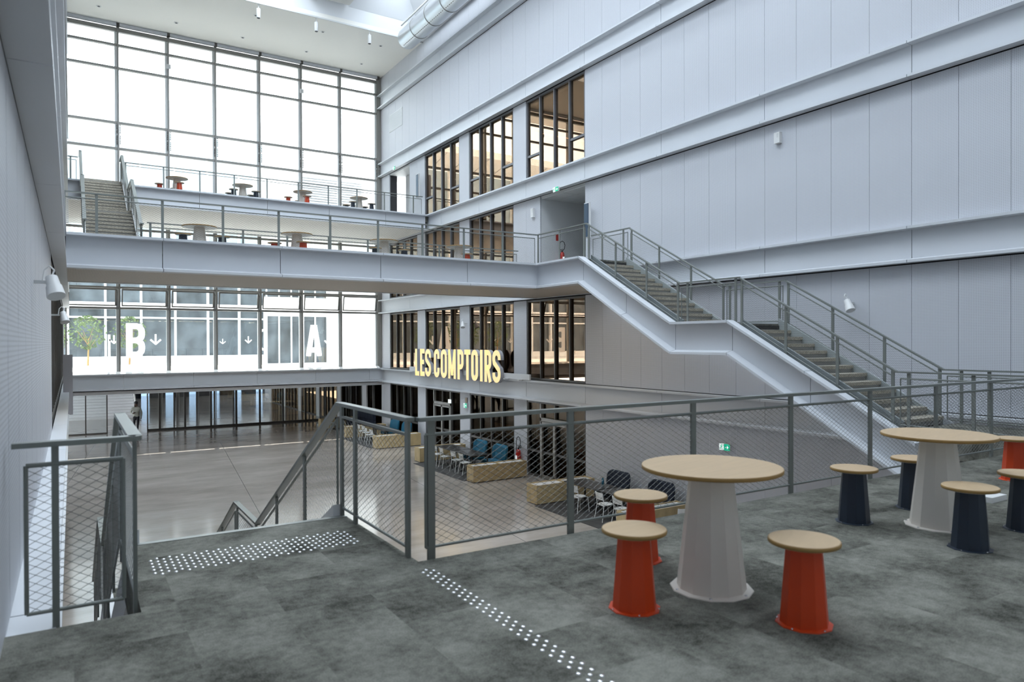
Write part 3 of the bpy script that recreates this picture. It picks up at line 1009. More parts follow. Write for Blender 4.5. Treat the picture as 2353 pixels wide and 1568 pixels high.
# ------------------------------------------------------------------ pedestal tables and stools
def make_table():
    e = empty('pedestal_table')
    n = 12
    MB().lathe([(0.247, 0.0), (0.245, 0.006), (0.206, 0.010)], n, smooth=False).build('base_flange', 'white_coat', e)
    MB().lathe([(0.206, 0.008), (0.127, 0.718)], n, smooth=False).build('pedestal', 'white_coat', e)
    t = MB().lathe([(0.412, 0.7205), (0.4135, 0.7435), (0.411, 0.745)], 72).build('table_top', 'oak', e)
    MB().lathe([(0.409, 0.7195), (0.4155, 0.7225), (0.4165, 0.732), (0.4155, 0.7415), (0.4145, 0.7435)], 72).build('edge_band', 'oak_edge', t)
    MB().lathe([(0.400, 0.7165), (0.408, 0.7190)], 48).build('underside', 'white_lam', t)
    m_ = MB()
    for i in range(6):
        a = 2 * math.pi * (i + 0.5) / 6
        m_.lathe([(0.009, 0), (0.007, 0.005)], 8, (0.226 * math.cos(a), 0.226 * math.sin(a), 0.008))
    m_.build('screw', 'stud', e)
    return e
def make_stool(colour):
    e = empty('stool')
    n = 10
    MB().lathe([(0.147, 0.0), (0.146, 0.005), (0.122, 0.008)], n, smooth=False).build('base_flange', colour, e)
    MB().lathe([(0.124, 0.006), (0.092, 0.425)], n, smooth=False).build('pedestal', colour, e)
    t = MB().lathe([(0.178, 0.4255), (0.180, 0.447), (0.176, 0.45)], 56).build('seat', 'oak', e)
    MB().lathe([(0.175, 0.425), (0.1815, 0.428), (0.183, 0.437), (0.1815, 0.445), (0.180, 0.4475)], 56).build('edge_band', 'oak_edge', t)
    MB().lathe([(0.168, 0.4225), (0.174, 0.4247)], 40).build('underside', 'white_lam', t)
    m_ = MB()
    for i in range(5):
        a = 2 * math.pi * (i + 0.25) / 5
        m_.lathe([(0.006, 0), (0.005, 0.004)], 8, (0.135 * math.cos(a), 0.135 * math.sin(a), 0.006))
    m_.build('screw', 'stud', e)
    return e
table0 = make_table(); used_t = []
stool0 = {'orange': make_stool('orange'), 'navy': make_stool('navy')}
used_s = {}
def put_table(x, y, z, label, group=None, rz=0.1):
    if not used_t:
        used_t.append(1); e = table0; e.location = (x, y, z); e.rotation_euler.z = rz; e['label'] = label
        if group: e['group'] = group
    else:
        e = dup(table0, (x, y, z), rz, label)
        if group: e['group'] = group
        elif 'group' in e: del e['group']
    e['category'] = 'table'
def put_stool(c_, x, y, z, label, group, rz=0.0):
    s_ = stool0[c_]
    if c_ not in used_s:
        used_s[c_] = 1; e = s_; e.location = (x, y, z); e.rotation_euler.z = rz; e['label'] = label; e['group'] = group
    else:
        e = dup(s_, (x, y, z), rz, label, group)
    e['category'] = 'stool'
put_table(3.29, 2.99, 0, 'White pedestal table with round oak top, nearest one, ringed by orange stools', 'tables on the carpeted gallery', 0.2)
put_table(5.94, 3.01, 0, 'White faceted pedestal table with round oak top at the right, ringed by navy stools', 'tables on the carpeted gallery', 0.35)
put_table(8.62, 3.0, 0, 'Round oak-topped table just past the navy stools, beside the far orange stool', 'tables on the carpeted gallery', 0.1)
G = 'stools around the gallery tables'
put_stool('orange', 2.68, 3.0, 0, 'Orange stool with oak seat left of the nearest white table', G, 0.1)
put_stool('orange', 3.31, 3.64, 0, 'Orange stool with oak seat half hidden behind the left near stool, by the mesh railing', G, 0.3)
put_stool('orange', 3.29, 2.35, 0, 'Orange stool with oak seat right of the nearest white table, closest to the viewer', G, 0.5)
put_stool('navy', 5.49, 3.45, 0, 'Navy stool with oak seat left of the second table, under the railing post', G, 0.1)
put_stool('navy', 6.39, 3.45, 0, 'Navy stool with oak seat hidden partly behind the pedestal of the second table', G, 0.2)
put_stool('navy', 5.49, 2.56, 0, 'Navy stool with ochre oak seat standing in front of the second table', G, 0.35)
put_stool('navy', 6.39, 2.58, 0, 'Navy stool cut off by the right edge of the photo', G, 0.2)
put_stool('orange', 8.58, 3.56, 0, 'Bright orange stool at the far right behind the second table', G, 0.3)
nmb = ['leftmost table', 'second table from the left', 'third table from the left', 'rightmost table']
for i, x in enumerate((2.80, 5.28, 7.82, 10.30)):
    put_table(x, 19.62, 3.75, 'White pedestal table with oak top on the footbridge, ' + nmb[i], 'tables on the footbridge', 0.1 * i)
Gb = 'stools on the footbridge'
put_stool('navy', 2.35, 19.1, 3.75, 'Navy stool on the footbridge, left of the leftmost table', Gb)
put_stool('navy', 3.26, 19.1, 3.75, 'Navy stool on the footbridge, right of the leftmost table', Gb)
put_stool('orange', 4.66, 19.55, 3.75, 'Orange stool on the footbridge, left of the second table from the left', Gb)
put_stool('orange', 5.28, 19.0, 3.75, 'Orange stool on the footbridge, in front of the second table from the left', Gb)
put_stool('navy', 7.38, 19.18, 3.75, 'Navy stool on the footbridge, left of the third table from the left', Gb)
put_stool('navy', 8.27, 19.18, 3.75, 'Navy stool on the footbridge, right of the third table from the left', Gb)
put_stool('orange', 10.28, 19.05, 3.75, 'Orange stool on the footbridge, in front of the rightmost table', Gb)
for i, x in enumerate((3.69, 6.25, 8.81, 11.42)):
    put_table(x, 31.75, 7.5, 'White pedestal table with oak top on the upper mezzanine, ' + nmb[i], 'tables on the mezzanine', 0.1 * i)
    Gm = 'stools on the mezzanine'
    if i % 2 == 0:
        w_ = 'leftmost mezzanine table' if i == 0 else 'third mezzanine table'
        put_stool('orange', x - 0.64, 31.75, 7.5, 'Orange stool left of the ' + w_, Gm)
        put_stool('orange', x + 0.02, 31.14, 7.5, 'Orange stool in front of the ' + w_, Gm)
        put_stool('orange', x + 0.0, 32.4, 7.5, 'Orange stool mostly hidden behind the ' + w_, Gm)
    else:
        w_ = 'second mezzanine table' if i == 1 else 'rightmost mezzanine table'
        for dx, dy, s_ in ((-0.45, -0.45, 'front left of'), (0.45, -0.45, 'front right of'), (-0.45, 0.45, 'back left of'), (0.45, 0.45, 'back right of')):
            put_stool('navy', x + dx, 31.75 + dy, 7.5, 'Navy stool ' + s_ + ' the ' + w_, Gm)
# white floor box and cord end beside the second table
e = empty('floor_socket', (7.3, 3.2, 0), 0, 'Small white socket box on the carpet behind the navy stool', 'socket')
MB().box(-0.14, 0.14, -0.05, 0.05, 0, 0.05).build('housing', 'white_plastic', e)
MB().box(0.141, 0.143, -0.035, 0.035, 0.01, 0.04).build('outlet', 'black', e)

# ------------------------------------------------------------------ tactile studs on the carpet
stud0 = MB().lathe([(0.0125, 0.0), (0.0120, 0.003), (0.0085, 0.0055), (0.003, 0.0065)], 14).build('tactile_stud', 'stud')
first = [True]
def stud(x, y, label, group):
    if first[0]:
        o = stud0; first[0] = False
    else:
        o = stud0.copy(); COL.objects.link(o)
    o.location = (x, y, 0.0)
    o['label'] = label; o['category'] = 'floor stud'; o['group'] = group
for i in range(35):
    x = 0.45 + i * 0.0402
    for j in range(5 + (i % 2)):
        y = 5.42 - j * 0.076 + (0.038 if i % 2 else 0)
        stud(x, y, 'Round metal tactile stud in the wide dotted field before the stairs', 'studs of the field at the stair head')
for j in range(26):
    for i in range(3):
        stud(1.93 + i * 0.038, 4.19 - j * 0.072 + (0.036 if i == 1 else 0) - 0.0, 'Round metal tactile stud in the narrow dotted strip on the carpet', 'studs of the guiding strip')

# ------------------------------------------------------------------ hall furniture
def planter(x0, x1, y0, y1, label, split=True):
    e = empty('planter_box', (x0, y0, GZ), 0, label, 'planter', 'plywood planter boxes in the hall')
    L, D_ = x1 - x0, y1 - y0
    m_ = MB(); t = 0.03
    m_.box(0, L, 0, t, 0.03, 0.6); m_.box(0, L, D_ - t, D_, 0.03, 0.6)
    m_.box(0, t, t, D_ - t, 0.03, 0.6); m_.box(L - t, L, t, D_ - t, 0.03, 0.6)
    if split: m_.box(L / 2 - t, L / 2 + t, t, D_ - t, 0.03, 0.6)
    m_.build('body', 'plywood', e)
    m_ = MB()
    m_.box(t, L - t, t, D_ - t, 0.5, 0.565)
    m_.build('inner_tray', 'white_lam', e)
    m_ = MB(); m_.box(0.03, L - 0.03, 0.03, D_ - 0.03, 0, 0.03); m_.build('plinth', 'black', e)
    return e
planter(12.0, 14.25, 17.83, 18.38, 'Long plywood planter box with white top left of the near dark chairs and tables')
planter(12.0, 14.15, 13.6, 14.12, 'Plywood planter box in the right foreground below, behind the orange stools')
planter(12.0, 14.25, 21.82, 22.32, 'Plywood planter box with white top in the middle, before the fire extinguisher')
planter(12.2, 14.35, 26.78, 27.3, 'Plywood planter box behind the middle pair of tables')
planter(12.05, 14.3, 31.25, 31.78, 'Plywood planter box in front of the farther dark tables')
planter(12.1, 14.3, 35.72, 36.28, 'Plywood planter box at the back of the farther dark tables, left of them')
planter(12.1, 14.3, 40.1, 40.6, 'Farthest plywood planter box, deep under the glass wall')
rug_l = ['Dark rectangular rug under the middle tables', 'Dark rectangular rug under the near right tables', 'Dark rectangular rug under the farther tables']
for (y0, y1), l_ in zip(((22.35, 26.76), (13.2, 17.8), (31.8, 35.7)), rug_l):
    q = MB().box(11.9, 14.45, y0, y1, GZ, GZ + 0.012).build('rug', 'rug'); tag(q, l_, 'rug', 'dark rugs in the hall')
def make_cafe_table():
    e = empty('cafe_table')
    MB().box(-0.40, 0.40, -0.77, 0.77, 0.715, 0.74).build('table_top', 'black_top', e)
    for sx in (-0.33, 0.33):
        for sy in (-0.66, 0.66):
            MB().box(sx - 0.02, sx + 0.02, sy - 0.02, sy + 0.02, 0, 0.715).build('leg', 'black', e)
    MB().box(-0.33, 0.33, -0.68, -0.64, 0.66, 0.715).box(-0.33, 0.33, 0.64, 0.68, 0.66, 0.715).build('apron', 'black', e)
    return e
ct0 = make_cafe_table()
tabs = [(13.0, 25.42, 'Dark rectangular table in the middle group, the farther of the two'), (13.0, 23.8, 'Dark rectangular table in the middle group, the nearer of the two'),
        (13.1, 16.62, 'Dark rectangular table of the near right group with a bottle on it'), (13.1, 14.98, 'Dark rectangular table of the near right group, behind the orange stool'),
        (13.1, 34.25, 'Dark rectangular table of the farther group, the more distant one'), (13.05, 32.6, 'Dark rectangular table of the farther group, the nearer one'),
        (13.1, 38.9, 'Farthest dark table, beyond the tables near the glass wall')]
for i, (x, y, l_) in enumerate(tabs):
    if i == 0:
        e = ct0; e.location = (x, y, GZ + 0.012)
    else:
        e = dup(ct0, (x, y, GZ + (0.012 if i < 6 else 0)))
    tag(e, l_, 'table', 'dark tables in the hall')
def make_chair():
    e = empty('chair')
    r = 0.011
    m_ = MB().lathe([(0.19, 0.445), (0.20, 0.452), (0.20, 0.462), (0.185, 0.466)], 28); m_.build('seat', 'white_chair', e)
    # front at +x (towards the table), back at -x
    for sy in (-0.17, 0.17):
        MB().pipe([(0.12, sy * 0.8, 0.45), (0.19, sy * 1.05, 0.43), (0.23, sy * 1.15, 0.0)], r, 8).build('leg', 'white_chair', e)
        MB().pipe([(-0.25, sy * 1.2, 0.0), (-0.17, sy * 1.0, 0.45), (-0.22, sy, 0.80)], r, 8).build('leg', 'white_chair', e)
    m_ = MB()
    N = 8; V = []
    for k in range(N + 1):
        t = -1 + 2 * k / N
        y = t * 0.185; bx = -0.205 - 0.035 * (1 - t * t)
        for z, dx in ((0.60, 0.02), (0.80, -0.015)):
            V += [(bx + dx, y, z), (bx + dx - 0.014, y, z)]
    F = []
    for k in range(N):
        a = 4 * k; b_ = a + 4
        F += [(a, b_, b_+2, a+2), (a+1, a+3, b_+3, b_+1), (a+2, b_+2, b_+3, a+3), (a, a+1, b_+1, b_)]
    F += [(0, 2, 3, 1), (4*N, 4*N+1, 4*N+3, 4*N+2)]
    m_.add(V, F); m_.build('backrest', 'white_chair', e)
    MB().tube((-0.18, -0.17, 0.44), (-0.18, 0.17, 0.44), r, 8).tube((-0.18, -0.17, 0.44), (0.15, -0.14, 0.44), r, 8).tube((-0.18, 0.17, 0.44), (0.15, 0.14, 0.44), r, 8).build('seat_frame', 'white_chair', e)
    return e
ch0 = make_chair()
chairs = [(12.62, 25.85, 'White metal chair at the middle tables, farthest of the row'), (12.6, 25.15, 'White metal chair at the middle tables, second from the far end'),
          (12.6, 24.15, 'White metal chair at the middle tables, third from the far end'), (12.58, 23.45, 'White metal chair at the middle tables, nearest of the row'),
          (12.6, 16.5, 'White metal chair at the near right table beside the planter, seen behind a railing post'), (12.62, 15.3, 'White metal chair left of the orange stools, standing alone before the dark table'),
          (12.66, 14.62, 'White metal chair partly hidden by the oak stool seat'),
          (12.62, 34.7, 'White metal chair at the farther tables, farthest of the row'), (12.6, 34.0, 'White metal chair at the farther tables, second of the row'),
          (12.42, 33.1, 'White metal chair at the farther tables, third of the row'), (12.38, 32.3, 'White metal chair at the farther tables, behind the planter'),
          (12.55, 39.3, 'White metal chair at the farthest table, behind the stair handrail'), (13.1, 12.9, 'White metal chair beside the nearest planter box, only its back showing')]
for i, (x, y, l_) in enumerate(chairs):
    z = GZ + (0.012 if i < 11 else 0)
    rz = (0.08, -0.1, 0.05, -0.06)[i % 4] if i < 12 else 1.2
    if i == 0:
        e = ch0; e.location = (x, y, z); e.rotation_euler.z = rz
    else:
        e = dup(ch0, (x, y, z), rz)
    tag(e, l_, 'chair', 'white chairs in the hall')
def rpoly(w_, h_, r, n=6):
    out = []
    for cx, cy, a0 in ((w_/2 - r, h_ - r, 0), (-w_/2 + r, h_ - r, 90), (-w_/2 + r, r, 180), (w_/2 - r, r, 270)):
        for k in range(n + 1):
            a = R(a0 + 90 * k / n); out.append((cx + r * math.cos(a), cy + r * math.sin(a)))
    return out
def pillow(mb, poly, layers, fn):
    n = len(poly)
    cx = sum(p[0] for p in poly) / n; cy = sum(p[1] for p in poly) / n
    V = []
    for t, s_ in layers:
        V += [fn(cx + (p[0] - cx) * s_, cy + (p[1] - cy) * s_, t) for p in poly]
    F = []
    for k in range(len(layers) - 1):
        F += [(k*n+i, k*n+(i+1) % n, (k+1)*n+(i+1) % n, (k+1)*n+i) for i in range(n)]
    mb.add(V, F, smooth=True)
    mb.add(V[:n], [tuple(range(n-1, -1, -1))]); mb.add(V[-n:], [tuple(range(n))])
def make_armchair(col_):
    e = empty('lounge_chair')
    lay = [(0, 0.88), (0.03, 0.97), (0.07, 1), (0.10, 0.97), (0.13, 0.88)]
    m_ = MB(); pillow(m_, rpoly(1.05, 0.62, 0.2), lay, lambda u, v, t: (0.28 + t + (v * 0.12) - 0.10 * (u / 0.5) ** 2, u, 0.40 + v)); m_.build('backrest', col_, e)
    m_ = MB(); pillow(m_, rpoly(0.95, 0.62, 0.12), [(0, 0.94), (0.03, 1), (0.11, 1), (0.14, 0.94)], lambda u, v, t: (v - 0.32, u, 0.30 + t)); m_.build('seat', col_, e)
    for sx in (-0.24, 0.24):
        for sy in (-0.36, 0.36):
            MB().tube((sx, sy, 0), (sx * 0.9, sy * 0.9, 0.31), 0.014, 8).build('leg', 'black', e)
    return e
am = {'teal': make_armchair('teal'), 'midnight': make_armchair('midnight')}
ua = {}
for c_, x, y, l_ in (('teal', 13.72, 24.9, 'Teal lounge chair at the middle tables, the farther of the two'), ('teal', 13.72, 23.35, 'Teal lounge chair at the middle tables, the nearer of the two'),
                     ('midnight', 13.86, 16.55, 'Midnight blue rounded lounge chair against the wall, beside the near dark table'), ('midnight', 13.86, 14.7, 'Midnight blue rounded lounge chair behind the oak stool seat, nearest one'),
                     ('teal', 13.75, 33.9, 'Teal lounge chair at the farther tables, farther one'), ('teal', 13.75, 32.4, 'Teal lounge chair at the farther tables, nearer one')):
    if c_ not in ua:
        ua[c_] = 1; e = am[c_]; e.location = (x, y, GZ + 0.012)
    else:
        e = dup(am[c_], (x, y, GZ + 0.012))
    tag(e, l_, 'armchair', 'lounge chairs in the hall')
e = empty('water_bottle', (13.38, 16.35, GZ + 0.752), 0, 'Small blue bottle standing on the near right dark table', 'bottle')
MB().lathe([(0.035, 0), (0.037, 0.01), (0.037, 0.15), (0.015, 0.19), (0.014, 0.2)], 14).build('body', 'teal', e)
MB().lathe([(0.016, 0.2), (0.016, 0.225)], 12).build('cap', 'oak', e)
# long dark banquette at the far group
e = empty('banquette', (13.9, 37.0, GZ), 0, 'Long tufted black bench along the wall beyond the farther planter', 'bench')
MB().box(-0.3, 0.3, 0.0, 3.0, 0.12, 0.45).build('seat', 'midnight', e)
m_ = MB()
for i in range(7):
    for j in range(3):
        m_.box(0.16, 0.32, i * 0.425 + 0.01, (i + 1) * 0.425 - 0.01, 0.47 + j * 0.22, 0.47 + (j + 1) * 0.22 - 0.012)
m_.build('backrest', 'midnight', e)
MB().box(-0.2, 0.3, 0.1, 2.9, 0, 0.12).build('plinth', 'black', e)

# ------------------------------------------------------------------ fire extinguishers
def extinguisher():
    e = empty('fire_extinguisher')
    MB().lathe([(0.07, 0.02), (0.085, 0.0), (0.085, 0.05), (0.085, 0.42), (0.07, 0.5), (0.03, 0.54)], 20).build('cylinder', 'red', e)
    m_ = MB().lathe([(0.03, 0.53), (0.03, 0.58)], 12); m_.box(-0.02, 0.1, -0.012, 0.012, 0.57, 0.60); m_.box(-0.02, 0.12, -0.012, 0.012, 0.63, 0.65); m_.build('valve', 'black', e)
    pts = [(0.0, -0.02, 0.56)] + [(0, -0.06 - 0.14 * math.sin(R(a)) , 0.62 + 0.17 - 0.17 * math.cos(R(a))) for a in range(20, 200, 20)] + [(0, 0.04, 0.9), (0, 0.11, 0.7), (0, 0.1, 0.35)]
    pts = [(0.0, 0.0, 0.58), (0, -0.10, 0.66), (0, -0.13, 0.80), (0, -0.09, 0.92), (0, 0.0, 0.96), (0, 0.09, 0.91), (0, 0.125, 0.78), (0, 0.12, 0.60), (0, 0.115, 0.40)]
    MB().pipe(pts, 0.013, 8).build('hose', 'black', e)
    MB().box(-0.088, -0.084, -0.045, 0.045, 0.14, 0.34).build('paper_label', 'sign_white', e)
    return e
e = extinguisher(); e.location = (14.43, 22.68, GZ + 0.28); tag(e, 'Red fire extinguisher with looped black hose against the white pillar in the hall', 'fire extinguisher')
e.scale = (1.15, 1.15, 1.15)
e2 = dup(e, (15.45, 21.2, 4.32), R(90), 'Red fire extinguisher on the footbridge level, behind the mesh railing'); e2.scale = (0.95, 0.95, 0.95)

# ------------------------------------------------------------------ letters built from strokes
def arc(cx, cy, rx, ry, a0, a1, n=10):
    return [(cx + rx * math.cos(R(a0 + (a1 - a0) * k / n)), cy + ry * math.sin(R(a0 + (a1 - a0) * k / n))) for k in range(n + 1)]
def glyph(ch, w_, s_):
    h = s_ / 2; W = w_ - h; T = 1 - h; rx = (w_ - s_) / 2; ry = rx * 1.0; cx = w_ / 2
    if ch == 'L': return [[(h, 1), (h, 0)], [(0, h), (w_, h)]]
    if ch == 'E': return [[(h, 1), (h, 0)], [(0, h), (w_, h)], [(0, T), (w_, T)], [(0, .52), (w_ * .85, .52)]]
    if ch == 'I': return [[(h, 1), (h, 0)]]
    if ch == 'T': return [[(cx, 1), (cx, 0)], [(0, T), (w_, T)]]
    if ch == 'O': return [arc(cx, T - ry, rx, ry, 0, 180) + arc(cx, h + ry, rx, ry, 180, 360) + [(W, T - ry)]]
    if ch == 'C': return [[(W, T - ry - .12)] + arc(cx, T - ry, rx, ry, 0, 180) + arc(cx, h + ry, rx, ry, 180, 360) + [(W, h + ry + .12)]]
    if ch == 'S': return [[(W, T - ry - .06)] + arc(cx, T - ry, rx, ry, 0, 180) + [(h, .70), (h + .03, .60), (cx, .5), (W - .03, .40), (W, .30)] + arc(cx, h + ry, rx, ry, 0, -180) + [(h, h + ry + .06)]]
    if ch == 'P': return [[(h, 1), (h, 0)], [(h, T)] + arc(W - ry, T - ry, ry, ry, 90, 0, 8) + arc(W - ry, .42 + ry, ry, ry, 0, -90, 8) + [(h, .42)]]
    if ch == 'R': return [[(h, 1), (h, 0)], [(h, T)] + arc(W - ry, T - ry, ry, ry, 90, 0, 8) + arc(W - ry, .45 + ry, ry, ry, 0, -90, 8) + [(h, .45)], [(cx * .9, .47), (W + .02, 0)]]
    if ch == 'B': return [[(h, 1), (h, 0)], [(h, T)] + arc(W - ry, T - ry, ry, ry, 90, 0, 8) + arc(W - ry, .5 + ry, ry, ry, 0, -90, 8) + [(h, .5)],
                          [(h, .5)] + arc(W - ry, .5 - ry, ry, ry, 90, 0, 8) + arc(W - ry, h + ry, ry, ry, 0, -90, 8) + [(h, h)]]
    if ch == 'M': return [[(h, 1), (h, 0)], [(W, 1), (W, 0)], [(h, .97), (cx, .12)], [(W, .97), (cx, .12)]]
    if ch == 'A': return [[(h * .9, 0), (cx - h * .25, 1)], [(w_ - h * .9, 0), (cx + h * .25, 1)], [(w_ * .2, .2), (w_ * .8, .2)]]
    if ch == 'J': return [[(W, 1)] + [(W, h + ry)] + arc(cx, h + ry, rx, ry, 0, -180) + [(h, h + ry + .08)]]
    if ch == 'v': return [[(w_ / 2, 1), (w_ / 2, s_)], [(0 + h * .7, .5), (w_ / 2, h * .8), (w_ - h * .7, .5)]]
def ribbon(mb, path, s_, fn, depth=(0.0, 1.0), mi=0, side_mi=1):
    n = len(path); L_, R_ = [], []
    for i, p in enumerate(path):
        a = path[max(i - 1, 0)]; b = path[min(i + 1, n - 1)]
        def nrm(u, v):
            dx, dy = v[0] - u[0], v[1] - u[1]; l_ = math.hypot(dx, dy) or 1; return (-dy / l_, dx / l_)
        if i == 0: q = nrm(p, b); k = 1
        elif i == n - 1: q = nrm(a, p); k = 1
        else:
            q1, q2 = nrm(a, p), nrm(p, b); q = (q1[0] + q2[0], q1[1] + q2[1]); l_ = math.hypot(*q) or 1
            q = (q[0] / l_, q[1] / l_); k = 1 / max(0.5, q[0] * q1[0] + q[1] * q1[1])
        L_.append((p[0] + q[0] * s_ / 2 * k, p[1] + q[1] * s_ / 2 * k)); R_.append((p[0] - q[0] * s_ / 2 * k, p[1] - q[1] * s_ / 2 * k))
    V = []
    for d in depth:
        V += [fn(*p, d) for p in L_] + [fn(*p, d) for p in R_]
    F, G_ = [], []
    for i in range(n - 1):
        F += [(i, i + 1, n + i + 1, n + i)]
        G_ += [(2*n + i, 3*n + i, 3*n + i + 1, 2*n + i + 1), (i, 2*n + i, 2*n + i + 1, i + 1), (n + i, n + i + 1, 3*n + i + 1, 3*n + i)]
    G_ += [(0, n, 3*n, 2*n), (n - 1, 3*n - 1, 4*n - 1, 2*n - 1)]
    k = len(mb.v)
    mb.v += V
    mb.f += [tuple(q + k for q in f) for f in F + G_]
    mb.sm += [False] * (len(F) + len(G_)); mb.mi += [mi] * len(F) + [side_mi] * len(G_)
# illuminated sign
e = empty('illuminated_sign', (14.15, 0, -0.11), 0, 'Large glowing yellow letters reading LES COMPTOIRS standing on the fascia', 'sign')
LET = [('L', 31.55, 31.08), ('E', 30.97, 30.47), ('S', 30.43, 29.78), ('C', 29.46, 28.89), ('O', 28.76, 28.14), ('M', 28.01, 27.29), ('P', 27.13, 26.57), ('T', 26.5, 25.95), ('O', 25.89, 25.31), ('I', 25.14, 24.95), ('R', 24.78, 24.23), ('S', 24.14, 23.51)]
for ch, ya, yb in LET:
    w_ = (ya - yb) / 1.29
    m_ = MB()
    for pth in glyph(ch, w_, 0.165 if ch not in 'M' else 0.15):
        ribbon(m_, pth, 0.165 if ch != 'M' else 0.15, lambda u, v, d: (-0.0 + d * 0.15 , ya - u * 1.29, v * 1.29))
    m_.build('letter_' + ch.lower(), ['letter_face', 'letter_side'], e)
m_ = MB(); m_.box(0.16, 0.22, 21.7, 32.6, 0.19, 0.40)
for y in (22.2, 23.2, 25.5, 27.5, 29.5, 31.5, 32.2): m_.box(0.0, 0.3, y, y + 0.12, 0.16, 0.2)
m_.build('support_rail', 'white_paint', e)

# big letters and arrows stuck on the glass
def decal(name, ch, x0, x1, z0, z1, s_, label, cat, m__='decal', mirror=False, y=None):
    """thin film on the glass: one flat sheet cut to the outline of the strokes"""
    w_, h_ = x1 - x0, z1 - z0
    paths = glyph(ch, w_ / h_, s_)
    NR = 110; st = 1.0 / NR; W_ = w_ / h_
    def inside(u, v):
        for p in paths:
            for k_, (a, b) in enumerate(zip(p[:-1], p[1:])):
                dx, dy = b[0] - a[0], b[1] - a[1]; L2 = dx * dx + dy * dy
                if L2 < 1e-9: continue
                t = ((u - a[0]) * dx + (v - a[1]) * dy) / L2
                if (t < 0 and k_ == 0) or (t > 1 and k_ == len(p) - 2): continue
                t = min(1, max(0, t))
                if (u - a[0] - t * dx) ** 2 + (v - a[1] - t * dy) ** 2 < s_ * s_ / 4: return True
        return False
    m_ = MB()
    X_ = lambda u: (w_ - u * h_) if mirror else u * h_
    for r_ in range(NR):
        run = None; n_ = int(W_ / st) + 1
        for c_ in range(n_ + 1):
            ins = c_ < n_ and inside((c_ + 0.5) * st, (r_ + 0.5) * st)
            if ins and run is None: run = c_
            if not ins and run is not None:
                a, b = X_(run * st), X_(c_ * st)
                m_.add([(a, 0, r_ * st * h_), (b, 0, r_ * st * h_), (b, 0, (r_ + 1) * st * h_), (a, 0, (r_ + 1) * st * h_)], [(0, 1, 2, 3)])
                run = None
    o = m_.build(name, m__); o.location = (x0, (YB + 0.035) if y is None else y, z0)
    return tag(o, label, cat)
decal('window_letter', 'B', 2.12, 2.90, 0.83, 2.43, 0.17, 'Large white letter B on the lower band of the glass wall', 'letter')
decal('window_letter', 'A', 10.40, 11.24, 0.78, 2.43, 0.165, 'Large white letter A on the lower glass wall near the right end', 'letter')
decal('window_letter', 'C', 8.03, 8.46, 1.1, 2.2, 0.12, 'Pale reversed letter C behind a mullion of the glass wall', 'letter', mirror=True)
decal('window_letter', 'J', 1.25, 1.5, 0.7, 1.9, 0.09, 'Pale letter shaped like a J at the left end of the glass wall', 'letter')
ar = ['Small white down arrow left of the letter B', 'Small white down arrow right of the letter B', 'Small white down arrow near the middle of the glass wall, left one', 'Small white down arrow near the middle of the glass wall, right one', 'Small white down arrow right of the letter A']
for (x, z1, z0, w_), l_ in zip(((1.64, 1.87, 1.47, 0.42), (3.35, 1.92, 1.42, 0.5), (6.31, 1.7, 1.44, 0.3), (7.52, 1.83, 1.47, 0.36), (11.59, 1.86, 1.36, 0.46)), ar):
    q = decal('window_arrow', 'v', x - w_ / 2, x + w_ / 2, z0, z1, 0.17, l_, 'arrow'); q['group'] = 'arrows on the glass wall'

# ------------------------------------------------------------------ exit signs
def exit_sign(loc, rz, w_, h_, label, man=True):
    e = empty('exit_sign', loc, rz, label, 'exit sign')
    # front faces -x locally
    MB().box(0.0, 0.04, -w_ / 2, w_ / 2, 0, h_).build('housing', 'white_plastic', e)
    MB().box(-0.006, 0.0, -w_ / 2 + 0.005, 0.02, 0.005, h_ - 0.005).build('arrow_panel', 'green', e)
    MB().box(-0.006, 0.0, 0.02, w_ / 2 - 0.005, 0.005, h_ - 0.005).build('figure_panel', 'sign_white', e)
    m_ = MB()
    c_ = -w_ / 4 + 0.01
    m_.box(-0.009, -0.006, c_ - 0.045, c_ + 0.05, h_ * 0.45, h_ * 0.55)
    m_.add([(-0.009, c_ - 0.06, h_ * 0.5), (-0.009, c_ - 0.01, h_ * 0.78), (-0.009, c_ - 0.01, h_ * 0.22)], [(0, 1, 2)])
    m_.build('arrow', 'sign_white', e)
    m_ = MB(); c_ = w_ / 4 + 0.01
    m_.tube((-0.010, c_ - 0.01, h_ * 0.80), (-0.006, c_ - 0.01, h_ * 0.80), 0.014, 10)
    m_.bar((-0.008, c_ - 0.005, h_ * 0.7), (-0.008, c_ + 0.008, h_ * 0.42), 0.003, 0.028)
    for a_, b_ in (((c_ + 0.008, .42), (c_ - 0.035, .3)), ((c_ - 0.035, .3), (c_ - 0.03, .1)), ((c_ + 0.008, .42), (c_ + 0.03, .25)), ((c_ + 0.03, .25), (c_ + 0.06, .18)), ((c_ - .005, .66), (c_ - .045, .55)), ((c_ - .005, .66), (c_ + .045, .6))):
        m_.bar((-0.008, a_[0], h_ * a_[1]), (-0.008, b_[0], h_ * b_[1]), 0.003, 0.013)
    m_.build('running_figure', 'green', e)
    return e
exit_sign((14.50, 12.72, -1.37), 0, 0.36, 0.18, 'Lit green and white exit sign on the lower right wall, seen through the railing')
exit_sign((14.48, 27.05, -1.36), 0, 0.30, 0.2, 'Small exit sign on the white pillar beside the glazed hall door')
exit_sign((14.30, 20.0, 6.72), 0, 0.32, 0.16, 'Exit sign on the fascia edge above the corridor opening of the footbridge')
exit_sign((14.30, 34.45, 10.50), 0, 0.32, 0.16, 'Exit sign on the fascia edge at the top corner near the glass wall')
q = MB().box(0, 0.03, -0.13, 0.13, -0.17, 0.0).build('lit_sign', 'sign_white'); q.location = (14.5, 28.6, -1.1); tag(q, 'Small white lit box above the glazed hall door', 'sign')
